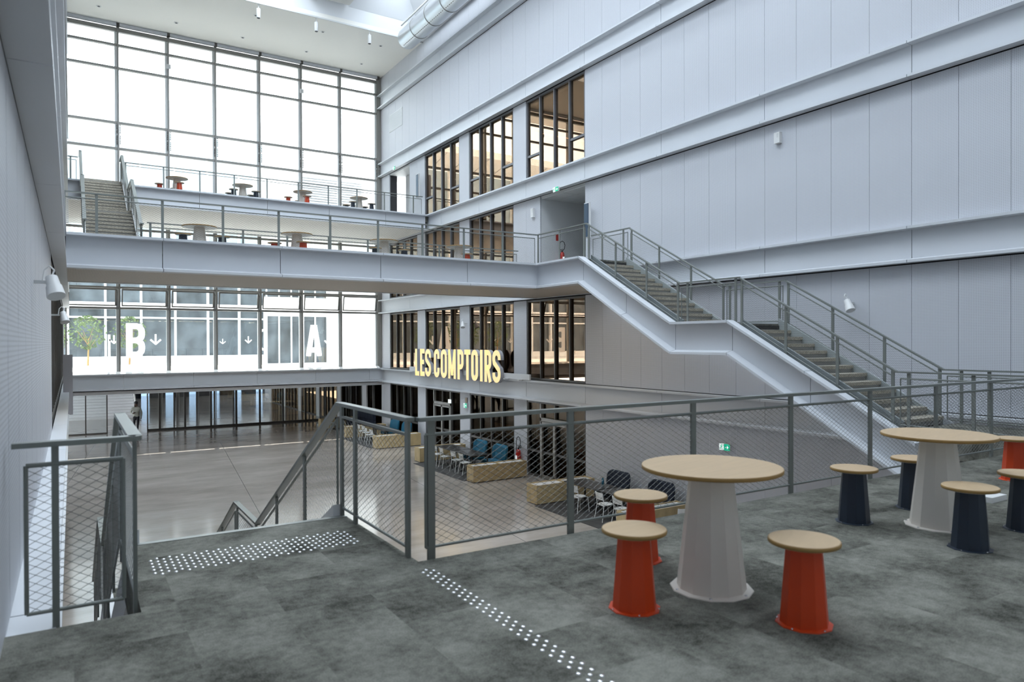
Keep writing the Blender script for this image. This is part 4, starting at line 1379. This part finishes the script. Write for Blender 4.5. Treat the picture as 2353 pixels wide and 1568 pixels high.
q = MB().box(0, 0.03, -0.09, 0.09, -0.0, 0.24).build('notice_plate', 'red'); q.location = (14.62, 20.95, 5.45); q.rotation_euler = (0, 0, R(90)); tag(q, 'Small red safety notice on the corridor wall of the footbridge', 'notice')
q.location = (15.35, 21.335, 5.25)
q = MB().box(0, 0.03, -0.08, 0.08, 0, 0.22).build('notice_plate', 'room_mid'); q.location = (14.52, 27.05, -1.14); tag(q, 'Small brown plate above the exit sign on the hall pillar', 'notice')
for (x, y, z), l_ in (((14.30, 18.3, 4.9), 'Dark blue totem sign beside the corridor opening at the head of the stairs'), ((14.3, 31.6, 8.55), 'Dark blue totem sign at the top level, left of the first window')):
    e = empty('totem_sign', (x, y, z), 0, l_, 'sign')
    MB().box(0.02, 0.1, -0.13, 0.13, 0, 1.15).build('board', 'white_plastic', e)
    MB().box(0.0, 0.02, -0.11, 0.11, 0.03, 1.12).build('face', 'tinted_blue', e)
# white boxes on the right wall
for (x, y, z, a_, b_), l_ in (((14.53, 11.07, 6.28, 0.16, 0.26), 'Small white sensor box on the upper right wall under a fascia'), ((14.53, 21.75, 6.1, 0.16, 0.34), 'White wall box near the footbridge corridor opening')):
    e = empty('wall_box', (x, y, z), 0, l_, 'box')
    MB().box(-0.07, 0.03, -a_ / 2, a_ / 2, 0, b_).build('housing', 'white_plastic', e)
    MB().box(-0.072, -0.07, -a_ / 2 + 0.03, 0.0, b_ * 0.5, b_ - 0.03).build('window', 'frame_light', e)
# ventilation grille
e = empty('vent_grille', (14.548, 34.8, 12.75), 0, 'Square pale ventilation grille high on the right wall by the glass', 'grille')
MB().box(0, 0.01, -0.88, 0.88, 0, 0.92).build('plate', 'frame_light', e)
m_ = MB()
for i in range(18): m_.box(-0.012, 0.0, -0.86, 0.86, 0.02 + i * 0.05, 0.045 + i * 0.05)
m_.build('slats', 'fascia', e)

# ------------------------------------------------------------------ loudspeakers
def projector(side):
    e = empty('wall_projector')
    m_ = MB(); m_.box(-0.02 if side > 0 else -0.24, 0.24 if side > 0 else 0.02, -0.02, 0.02, -0.02, 0.02); m_.build('bracket', 'frame_light', e)
    s_ = -side
    a = Vector((s_ * 0.0, 0, 0.06)); b = Vector((s_ * 0.05, -0.12, -0.17))
    MB().tube(a, a + (b - a) * 0.5, 0.065, 18, 0.075).tube(a + (b - a) * 0.5, b, 0.085, 18, 0.10).build('body', 'white_plastic', e)
    MB().tube(b - (b - a) * 0.02, b + (b - a) * 0.02, 0.088, 18).build('lens', 'frame_light', e)
    pts = [(0, 0.02, 0.07), (s_ * 0.03, 0.04, 0.15), (-s_ * 0.02, 0.05, 0.20), (-s_ * 0.07, 0.05, 0.15), (-s_ * 0.09, 0.02, 0.0)]
    MB().pipe(pts, 0.01, 6).build('cable', 'white_plastic', e)
    return e
e = projector(1); e.location = (14.30, 9.15, 2.32); tag(e, 'White wall projector on the right wall above the stairs', 'projector')
e = dup(e, (14.34, 27.0, 2.3), 0, 'White wall projector on the pillar above the glowing letters')
e = projector(-1); e.location = (-0.16, 8.0, 2.08); e.scale = (0.8, 0.8, 0.8); tag(e, 'White wall projector on the left wall, the nearer larger one', 'projector')
e = dup(e, (-0.14, 15.6, 2.03), 0, 'White wall projector on the left wall, the farther smaller one')

# board at the end of the left guard
q = MB().box(-0.24, 0.02, 25.9, 26.0, -0.72, 1.15).build('guard_panel', 'letter_side'); tag(q, 'Tall grey guard board standing at the left wall before the glass', 'board')

# ------------------------------------------------------------------ ground floor glass partition
e = empty('glass_partition', (0, 45.0, GZ), 0, 'Dark framed glass partition across the far end of the hall', 'partition')
TOPZ = -0.85 - GZ
m_ = MB()
for x in (3.63, 4.25, 5.58, 6.99, 8.42, 9.79, 11.18, 12.59, 13.9):
    w_ = 0.05 if x not in (3.63,) else 0.03
    q = MB().box(x - w_, x + w_, -0.06, 0.06, 0, TOPZ); q.build('post', 'frame_dark', e)
for x in (0.62, 1.63, 5.0):
    MB().box(x - 0.03, x + 0.03, -0.05, 0.05, 0, TOPZ).build('post', 'frame_dark', e)
MB().box(3.6, 14.2, -0.05, 0.05, 0, 0.10).build('base_rail', 'frame_dark', e)
MB().box(-0.6, 1.6, -0.05, 0.05, 0, 0.06).build('base_rail', 'frame_dark', e)
g = MB()
g.box(3.6, 14.3, 0, 0.008, 0.05, TOPZ); g.box(-0.6, 1.6, 0, 0.008, 0.05, TOPZ)
g.build('pane', 'clear_glass', e)
# ceiling slab over the rear hall (courtyard terrace above it)
mb = MB(); mb.box(-6, 30, YB - 0.1, 66, -0.85, -0.70)
struct(mb.build('ceiling_lower', 'white_paint'))
# rear hall: turnstiles, back stair, columns, facade of glass on the right
for i, (x, y) in enumerate(((5.31, 63.4), (6.4, 63.4), (7.62, 62.9), (8.85, 63.2), (10.07, 62.7))):
    e = empty('door_post', (x, y - 8, GZ), 0, 'Dark slim door post', 'post', 'dark door posts of the rear hall')
    e['label'] = ['Leftmost', 'Second', 'Middle', 'Fourth', 'Rightmost'][i] + ' dark slim door post in the rear hall behind the partition'
    MB().box(-0.09, 0.03, -0.05, 0.05, 0, 2.62).build('post', 'frame_dark', e)
    MB().box(0.07, 0.11, -0.03, 0.03, 0, 2.62).build('door_edge', 'frame_grey', e)
e = empty('staircase', (0, 0, 0), 0, 'Pale wide staircase in the rear hall behind the walking person', 'stairs')
for i in range(13):
    MB().box(-0.4, 3.6, 53.5 + i * 0.3, 53.9 + i * 0.3, GZ + i * 0.17, GZ + (i + 1) * 0.17).build('tread', 'white_paint', e)
MB().bar((3.65, 53.4, GZ + 0.4), (3.65, 56.5, GZ + 2.0), 0.06, 0.5).build('side_wall', 'outside_white', e)
mb = MB()
for i in range(18): mb.box(-6 + i * 2, -4.7 + i * 2, 72, 72.4, GZ, -0.85)  # unseen wall with gaps, added to cut daylight in the rear hall
struct(mb.build('wall_rear', 'rear_wall'))
mb = MB(); mb.box(-6, 30, 71.8, 71.82, GZ, -0.86)  # unseen tinted pane added over the gaps to dim the daylight further
struct(mb.build('window_41', 'dimming_glass'))
# glazed side of the rear hall
o = empty('window_40', (14.2, 37.4, GZ), 0, kind='structure')
m_ = MB()
for i in range(26):
    m_.box(0, 0.12, i * 0.9, i * 0.9 + 0.07, 0, 2.65)
m_.box(0, 0.12, 0, 24, 0, 0.07)
m_.build('window_frame', 'frame_dark', o)
MB().box(0.05, 0.058, 0, 24, 0.05, 2.65).build('pane', 'ground_glass', o)
mb = MB()
for i in range(6): mb.box(14.12, 14.2, 38.2 + i * 4.49, 38.9 + i * 4.49, GZ, -0.85)
struct(mb.build('trim_9', 'white_paint'))

# lights inside the rooms along the hall
lm = ['first', 'second', 'third', 'fourth', 'fifth', 'sixth', 'seventh', 'eighth']
k = 0
for y in (20.5, 25.0, 29.5, 34.0, 40.0):
    e = empty('ceiling_light', (17.0, y, -0.86), 0, 'Warm linear ceiling light in the dark room behind the hall glazing, %s from the right' % lm[k], 'light', 'warm linear lights behind the hall glazing'); k += 1
    MB().box(-1.6, 1.6, -0.05, 0.05, -0.06, 0).build('housing', 'black', e)
    MB().box(-1.58, 1.58, -0.04, 0.04, -0.065, -0.06).build('diffuser', 'warm_lamp', e)
k = 0
for lv, ys in ((3.0, (20.5, 29.0)), (10.5, (20.5, 25.0))):
    for y in ys:
        e = empty('ceiling_light', (18.0, y, lv), 0, ['White linear light in the room behind the window with the reversed letter', 'White linear light in the lower room behind the glowing sign', 'White linear light behind the nearest upper window', 'White linear light behind the middle upper window'][k], 'light', 'white linear lights in the upper rooms'); k += 1
        MB().box(-1.2, 1.2, -0.05, 0.05, -0.06, 0).build('housing', 'black', e)
        MB().box(-1.18, 1.18, -0.04, 0.04, -0.065, -0.06).build('diffuser', 'lamp_white', e)
for (y, z, l_, m__, w_, h_) in ((33.9, -2.3, 'Tall red hanging panel in the glazed room near the far corner', 'red', 0.35, 1.3), (32.6, -1.55, 'Small lit yellow panel behind the hall glazing, the upper one', 'warm_lamp', 0.45, 0.4), (32.7, -2.5, 'Narrow lit yellow strip behind the hall glazing, the lower one', 'warm_lamp', 0.12, 0.7)):
    q = MB().box(0, 0.05, -w_ / 2, w_ / 2, 0, h_).build('wall_panel_light' if m__ == 'warm_lamp' else 'hanging_panel', m__); q.location = (15.6, y, z); tag(q, l_, 'panel')
for x, y, c_, l_ in ((18.5, 28.5, 'plywood', 'Plywood counter in the dark room behind the hall doors'), (18.0, 21.0, 'red', 'Dark red bench in the dark room behind the nearest hall glazing')):
    e = empty('counter', (x, y, GZ + 0.004), 0, l_, 'counter')
    MB().box(-0.4, 0.4, -2.2, 2.2, 0, 0.95).build('body', c_, e)
    MB().box(-0.45, 0.45, -2.25, 2.25, 0.95, 1.0).build('top', 'black_top', e)
e = empty('office_chair', (15.5, 23.9, 0.052), 0, 'Dark office chair silhouette behind the window right of the glowing sign', 'chair')
m_ = MB(); pillow(m_, rpoly(0.46, 0.55, 0.16), [(0, 0.9), (0.03, 1), (0.07, 0.9)], lambda u, v, t: (0.2 + t, u, 0.62 + v)); m_.build('backrest', 'black', e)
MB().lathe([(0.24, 0.45), (0.25, 0.5), (0.22, 0.53)], 20).build('seat', 'black', e)
m_ = MB().tube((0, 0, 0.06), (0, 0, 0.45), 0.03, 10)
for i in range(5): m_.bar((0, 0, 0.08), (0.28 * math.cos(1.256 * i), 0.28 * math.sin(1.256 * i), 0.04), 0.04, 0.03)
m_.build('base', 'black', e)
for i, (y, zz) in enumerate(((20.9, 0), (19.9, 0), (20.4, 0.21))):
    q = MB().tube((15.15, y - 0.75, 0.17 + zz + i * 0.02), (15.25, y + 0.75, 0.17 + zz + i * 0.02), 0.115, 16).build('fabric_roll', 'plywood')
    tag(q, ['Rolled beige mat behind the window, left one', 'Rolled beige mat behind the window, right one', 'Rolled beige mat lying on top of the two others behind the window'][i], 'roll', 'rolled mats behind the window')

# ------------------------------------------------------------------ person
def person(loc, rz):
    me = bpy.data.meshes.new('body')
    V = [(0, 0, 0.92), (0, 0.0, 1.12), (0, 0.0, 1.34), (0, 0.0, 1.46), (0, -0.035, 1.56), (0, -0.03, 1.68),          # 0-5 spine, neck, head
         (-0.19, 0, 1.40), (-0.27, 0.03, 1.14), (-0.14, -0.24, 1.13), (-0.06, -0.30, 1.17),                           # 6-9 left arm bent holding
         (0.19, 0, 1.40), (0.27, 0.04, 1.12), (0.24, 0.0, 0.87), (0.235, -0.02, 0.79),                                # 10-13 right arm down
         (-0.10, 0, 0.86), (-0.09, -0.10, 0.48), (-0.08, 0.06, 0.09), (-0.08, -0.06, 0.03),                           # 14-17 left leg
         (0.10, 0, 0.86), (0.085, -0.14, 0.49), (0.07, -0.22, 0.09), (0.07, -0.36, 0.05)]                             # 18-21 right leg stepping
    E = [(0,1),(1,2),(2,3),(3,4),(4,5),(2,6),(6,7),(7,8),(8,9),(2,10),(10,11),(11,12),(12,13),(0,14),(14,15),(15,16),(16,17),(0,18),(18,19),(19,20),(20,21)]
    rad_ = [.15,.145,.17,.065,.085,.09,.075,.052,.042,.035,.075,.055,.042,.035,.10,.065,.045,.04,.10,.065,.045,.04]
    me.from_pydata(V, E, [])
    o = bpy.data.objects.new('person_body', me); COL.objects.link(o)
    bpy.context.view_layer.objects.active = o
    o.modifiers.new('skin', 'SKIN').use_smooth_shade = True
    for sv, rr in zip(me.skin_vertices[0].data, rad_):
        sv.radius = (rr, rr * 0.85)
    me.skin_vertices[0].data[0].use_root = True
    o.modifiers.new('sub', 'SUBSURF').levels = 2
    dg = bpy.context.evaluated_depsgraph_get()
    m2 = bpy.data.meshes.new_from_object(o.evaluated_get(dg))
    bpy.data.objects.remove(o)
    b = bpy.data.objects.new('body', m2); COL.objects.link(b)
    m2.materials.clear()
    for q in ('skin_tone', 'shirt', 'trousers', 'black'): m2.materials.append(MT[q])
    for p in m2.polygons:
        c_ = p.center
        if c_.z > 1.475: i = 0
        elif c_.z < 0.07: i = 3
        elif c_.z < 0.95 and abs(c_.x) < 0.2: i = 2
        elif (c_.x > 0.19 and c_.z < 0.86) or (c_.y < -0.25 and c_.z > 1.0): i = 0
        else: i = 1
        p.material_index = i; p.use_smooth = True
    e = empty('person', loc, rz, 'Person in a pale shirt and dark trousers walking while looking at a phone', 'person')
    b.parent = e
    m_ = MB().lathe([(0.02, 0.125), (0.075, 0.105), (0.10, 0.05), (0.105, 0.0), (0.095, -0.03)], 18, (0, -0.015, 1.67)); m_.build('hair', 'black', e)
    m_ = MB().tube((0, -0.115, 1.63), (0, -0.145, 1.605), 0.012, 8, 0.018); m_.box(-0.03, 0.03, -0.125, -0.118, 1.575, 1.582)
    for sx in (-1, 1): m_.tube((sx * 0.035, -0.11, 1.65), (sx * 0.035, -0.122, 1.65), 0.01, 8)
    m_.build('face', 'skin_tone', e)
    m_ = MB()
    for k_ in range(4): m_.tube((-0.075 + k_ * 0.018, -0.32, 1.165), (-0.05 + k_ * 0.012, -0.375 - 0.006 * (k_ % 2), 1.185), 0.009, 6)
    m_.tube((-0.09, -0.31, 1.18), (-0.075, -0.345, 1.215), 0.010, 6)
    for k_ in range(4): m_.tube((0.235, -0.05 + k_ * 0.018, 0.755), (0.235, -0.055 + k_ * 0.018, 0.685 - 0.006 * (k_ % 2)), 0.009, 6)
    m_.tube((0.215, -0.05, 0.76), (0.205, -0.075, 0.72), 0.010, 6)
    m_.build('fingers', 'skin_tone', e)
    return e
pe = person((3.0, 44.1, GZ), R(-8))
q = MB().box(-0.075, 0.0, -0.40, -0.32, 1.20, 1.215).build('phone', 'black'); q.location = pe.location; q.rotation_euler = pe.rotation_euler
tag(q, 'Small dark phone held by the walking person', 'phone')

# ------------------------------------------------------------------ courtyard outside the glass wall
mb = MB(); mb.box(-40, 60, YB + 0.3, 90, -0.60, 0.02)
struct(mb.build('floor_terrace', 'outside_paving'), 'bright paved courtyard terrace', 'terrace')
mb = MB(); mb.box(-6, 40, YB + 0.2, YB + 3.05, 16.4, 16.7)
struct(mb.build('trim_10', 'outside_white'))
def facade(label, x0, x1, y, levels, pitch, depth=10.0, axis='x'):
    e = empty('building', (x0, y, 0), 0, label, 'building')
    L = x1 - x0
    top = levels[-1][1]
    m_ = MB(); m_.box(0, L, 1.0, 1.2, 0, top); m_.box(0, 0.3, 0, depth, 0, top); m_.box(L - 0.3, L, 0, depth, 0, top)
    n = int(L / pitch)
    for z0, z1, kind in levels:
        if kind == 'band': m_.box(0, L, -0.1, 0.5, z0, z1)
    m_.build('wall', 'outside_white', e)
    for z0, z1, kind in levels:
        if kind != 'win': continue
        f = MB()
        for i in range(n + 1):
            x = min(i * pitch, L - 0.1)
            f.box(x, x + 0.14, 0.0, 0.4, z0, z1)
        f.build('window_frame', 'outside_white', e)
        MB().box(0, L, 0.35, 0.37, z0, z1).build('pane', 'outside_glass' if z0 < 7 else 'outside_glass_sky', e)
    return e
bd = facade('White courtyard building with glazed storeys and an overhanging roof, opposite the glass wall', -29.8, 22.6, 58,
            [(0, 0.55, 'band'), (0.55, 3.3, 'win'), (3.3, 3.42, 'band'), (3.42, 4.05, 'win'), (4.05, 4.45, 'band'), (4.45, 7.6, 'win'), (7.6, 8.6, 'band'), (8.6, 11.3, 'win'), (11.3, 12.3, 'band'), (12.3, 17.2, 'win')], 2.27)
m_ = MB(); m_.add([(-1, -3.4, 17.9), (46.4, -3.4, 17.9), (46.4, 0.2, 17.2), (-1, 0.2, 17.2), (-1, -3.4, 18.5), (46.4, -3.4, 18.5), (46.4, 0.2, 18.5), (-1, 0.2, 18.5)], [(3,2,1,0),(4,5,6,7),(0,1,5,4),(1,2,6,5),(2,3,7,6),(3,0,4,7)])
m_.build('roof', 'outside_white', bd)
m_ = MB()
for i in range(23):
    m_.bar((i * 2.1, -3.42, 17.88), (i * 2.1, 0.1, 17.19), 0.05, 0.03)
m_.build('soffit_joint', 'outside_grey', bd)
# side wing with louvres
bw = empty('building', (11.6, 46.0, 0), 0, 'Side wing with a horizontal louvred screen outside at the right of the glass wall', 'building')
MB().box(0, 14, 0, 8, 8.0, 13.4).build('wall', 'outside_white', bw)
m_ = MB()
for i in range(26): m_.box(0.8, 5.2, -0.15, -0.03, 8.2 + i * 0.16, 8.28 + i * 0.16)
m_.build('louvres', 'outside_grey', bw)
MB().box(-0.3, 14, -0.6, 8, 13.4, 13.7).build('roof', 'outside_white', bw)
# glazed shopfront on the terrace at the right
bs = empty('building', (11.0, 49.0, 0), 0, 'White courtyard front with tall glass doors behind the letter A', 'building')
m_ = MB(); m_.box(0, 12, 0, 0.3, 3.3, 4.6); m_.box(4.2, 12, 0, 0.3, 0, 3.3); m_.box(0, 0.12, 0, 0.3, 0, 3.3); m_.box(0, 12, 0, 0.3, 7.2, 8.0); m_.box(4.2, 12, 0, 0.3, 4.6, 7.2); m_.build('wall', 'outside_white', bs)
m_ = MB()
for i in range(6): m_.box(0.1 + i * 0.82, 0.18 + i * 0.82, -0.02, 0.1, 0.1, 7.2)
m_.build('window_frame', 'outside_white', bs)
MB().box(0.1, 4.2, 0.12, 0.14, 0.1, 7.2).build('pane', 'outside_glass', bs)
# row of young trees in the courtyard
rt = random.Random(3)
lb = ['Leafy courtyard tree at the far left behind the glass', 'Leafy courtyard tree behind the pale letter at the left', 'Leafy courtyard tree behind the letter B', 'Leafy courtyard tree right of the letter B']
for i, x in enumerate((-3.2, -1.0, 0.9, 3.4)):
    e = empty('courtyard_tree', (x, 54.5 + (i % 2) * 1.2, 0.02), 0, lb[i], 'tree', 'courtyard trees')
    m_ = MB().tube((0, 0, 0), (0.05, 0, 1.8), 0.06, 8, 0.04)
    for k_ in range(6):
        a = k_ * 1.05; m_.tube((0.03, 0, 1.0 + 0.12 * k_), (0.6 * math.cos(a), 0.6 * math.sin(a), 2.0 + 0.1 * k_), 0.02, 6, 0.01)
    m_.build('trunk', 'oak_edge', e)
    m_ = MB()
    for k_ in range(420):
        th, ph = rt.uniform(0, 6.28), rt.uniform(-1, 1)
        rr = rt.uniform(0.5, 1.15)
        p = Vector((rr * math.cos(th) * math.sqrt(1 - ph * ph), rr * math.sin(th) * math.sqrt(1 - ph * ph), 2.2 + ph * 1.1))
        d1 = Vector((rt.uniform(-1, 1), rt.uniform(-1, 1), rt.uniform(-1, 1))).normalized() * 0.13
        d2 = d1.cross(Vector((rt.uniform(-1, 1), rt.uniform(-1, 1), 1))).normalized() * 0.06
        m_.add([p - d1, p + d2, p + d1, p - d2], [(0, 1, 2, 3)])
    m_.build('foliage', 'leaf', e)
# close the rear of the gallery
mb = MB(); mb.box(XL - 0.3, XR + 0.4, -2.7, -2.5, GZ, 16.3)
struct(mb.build('wall_near', 'white_paint'))
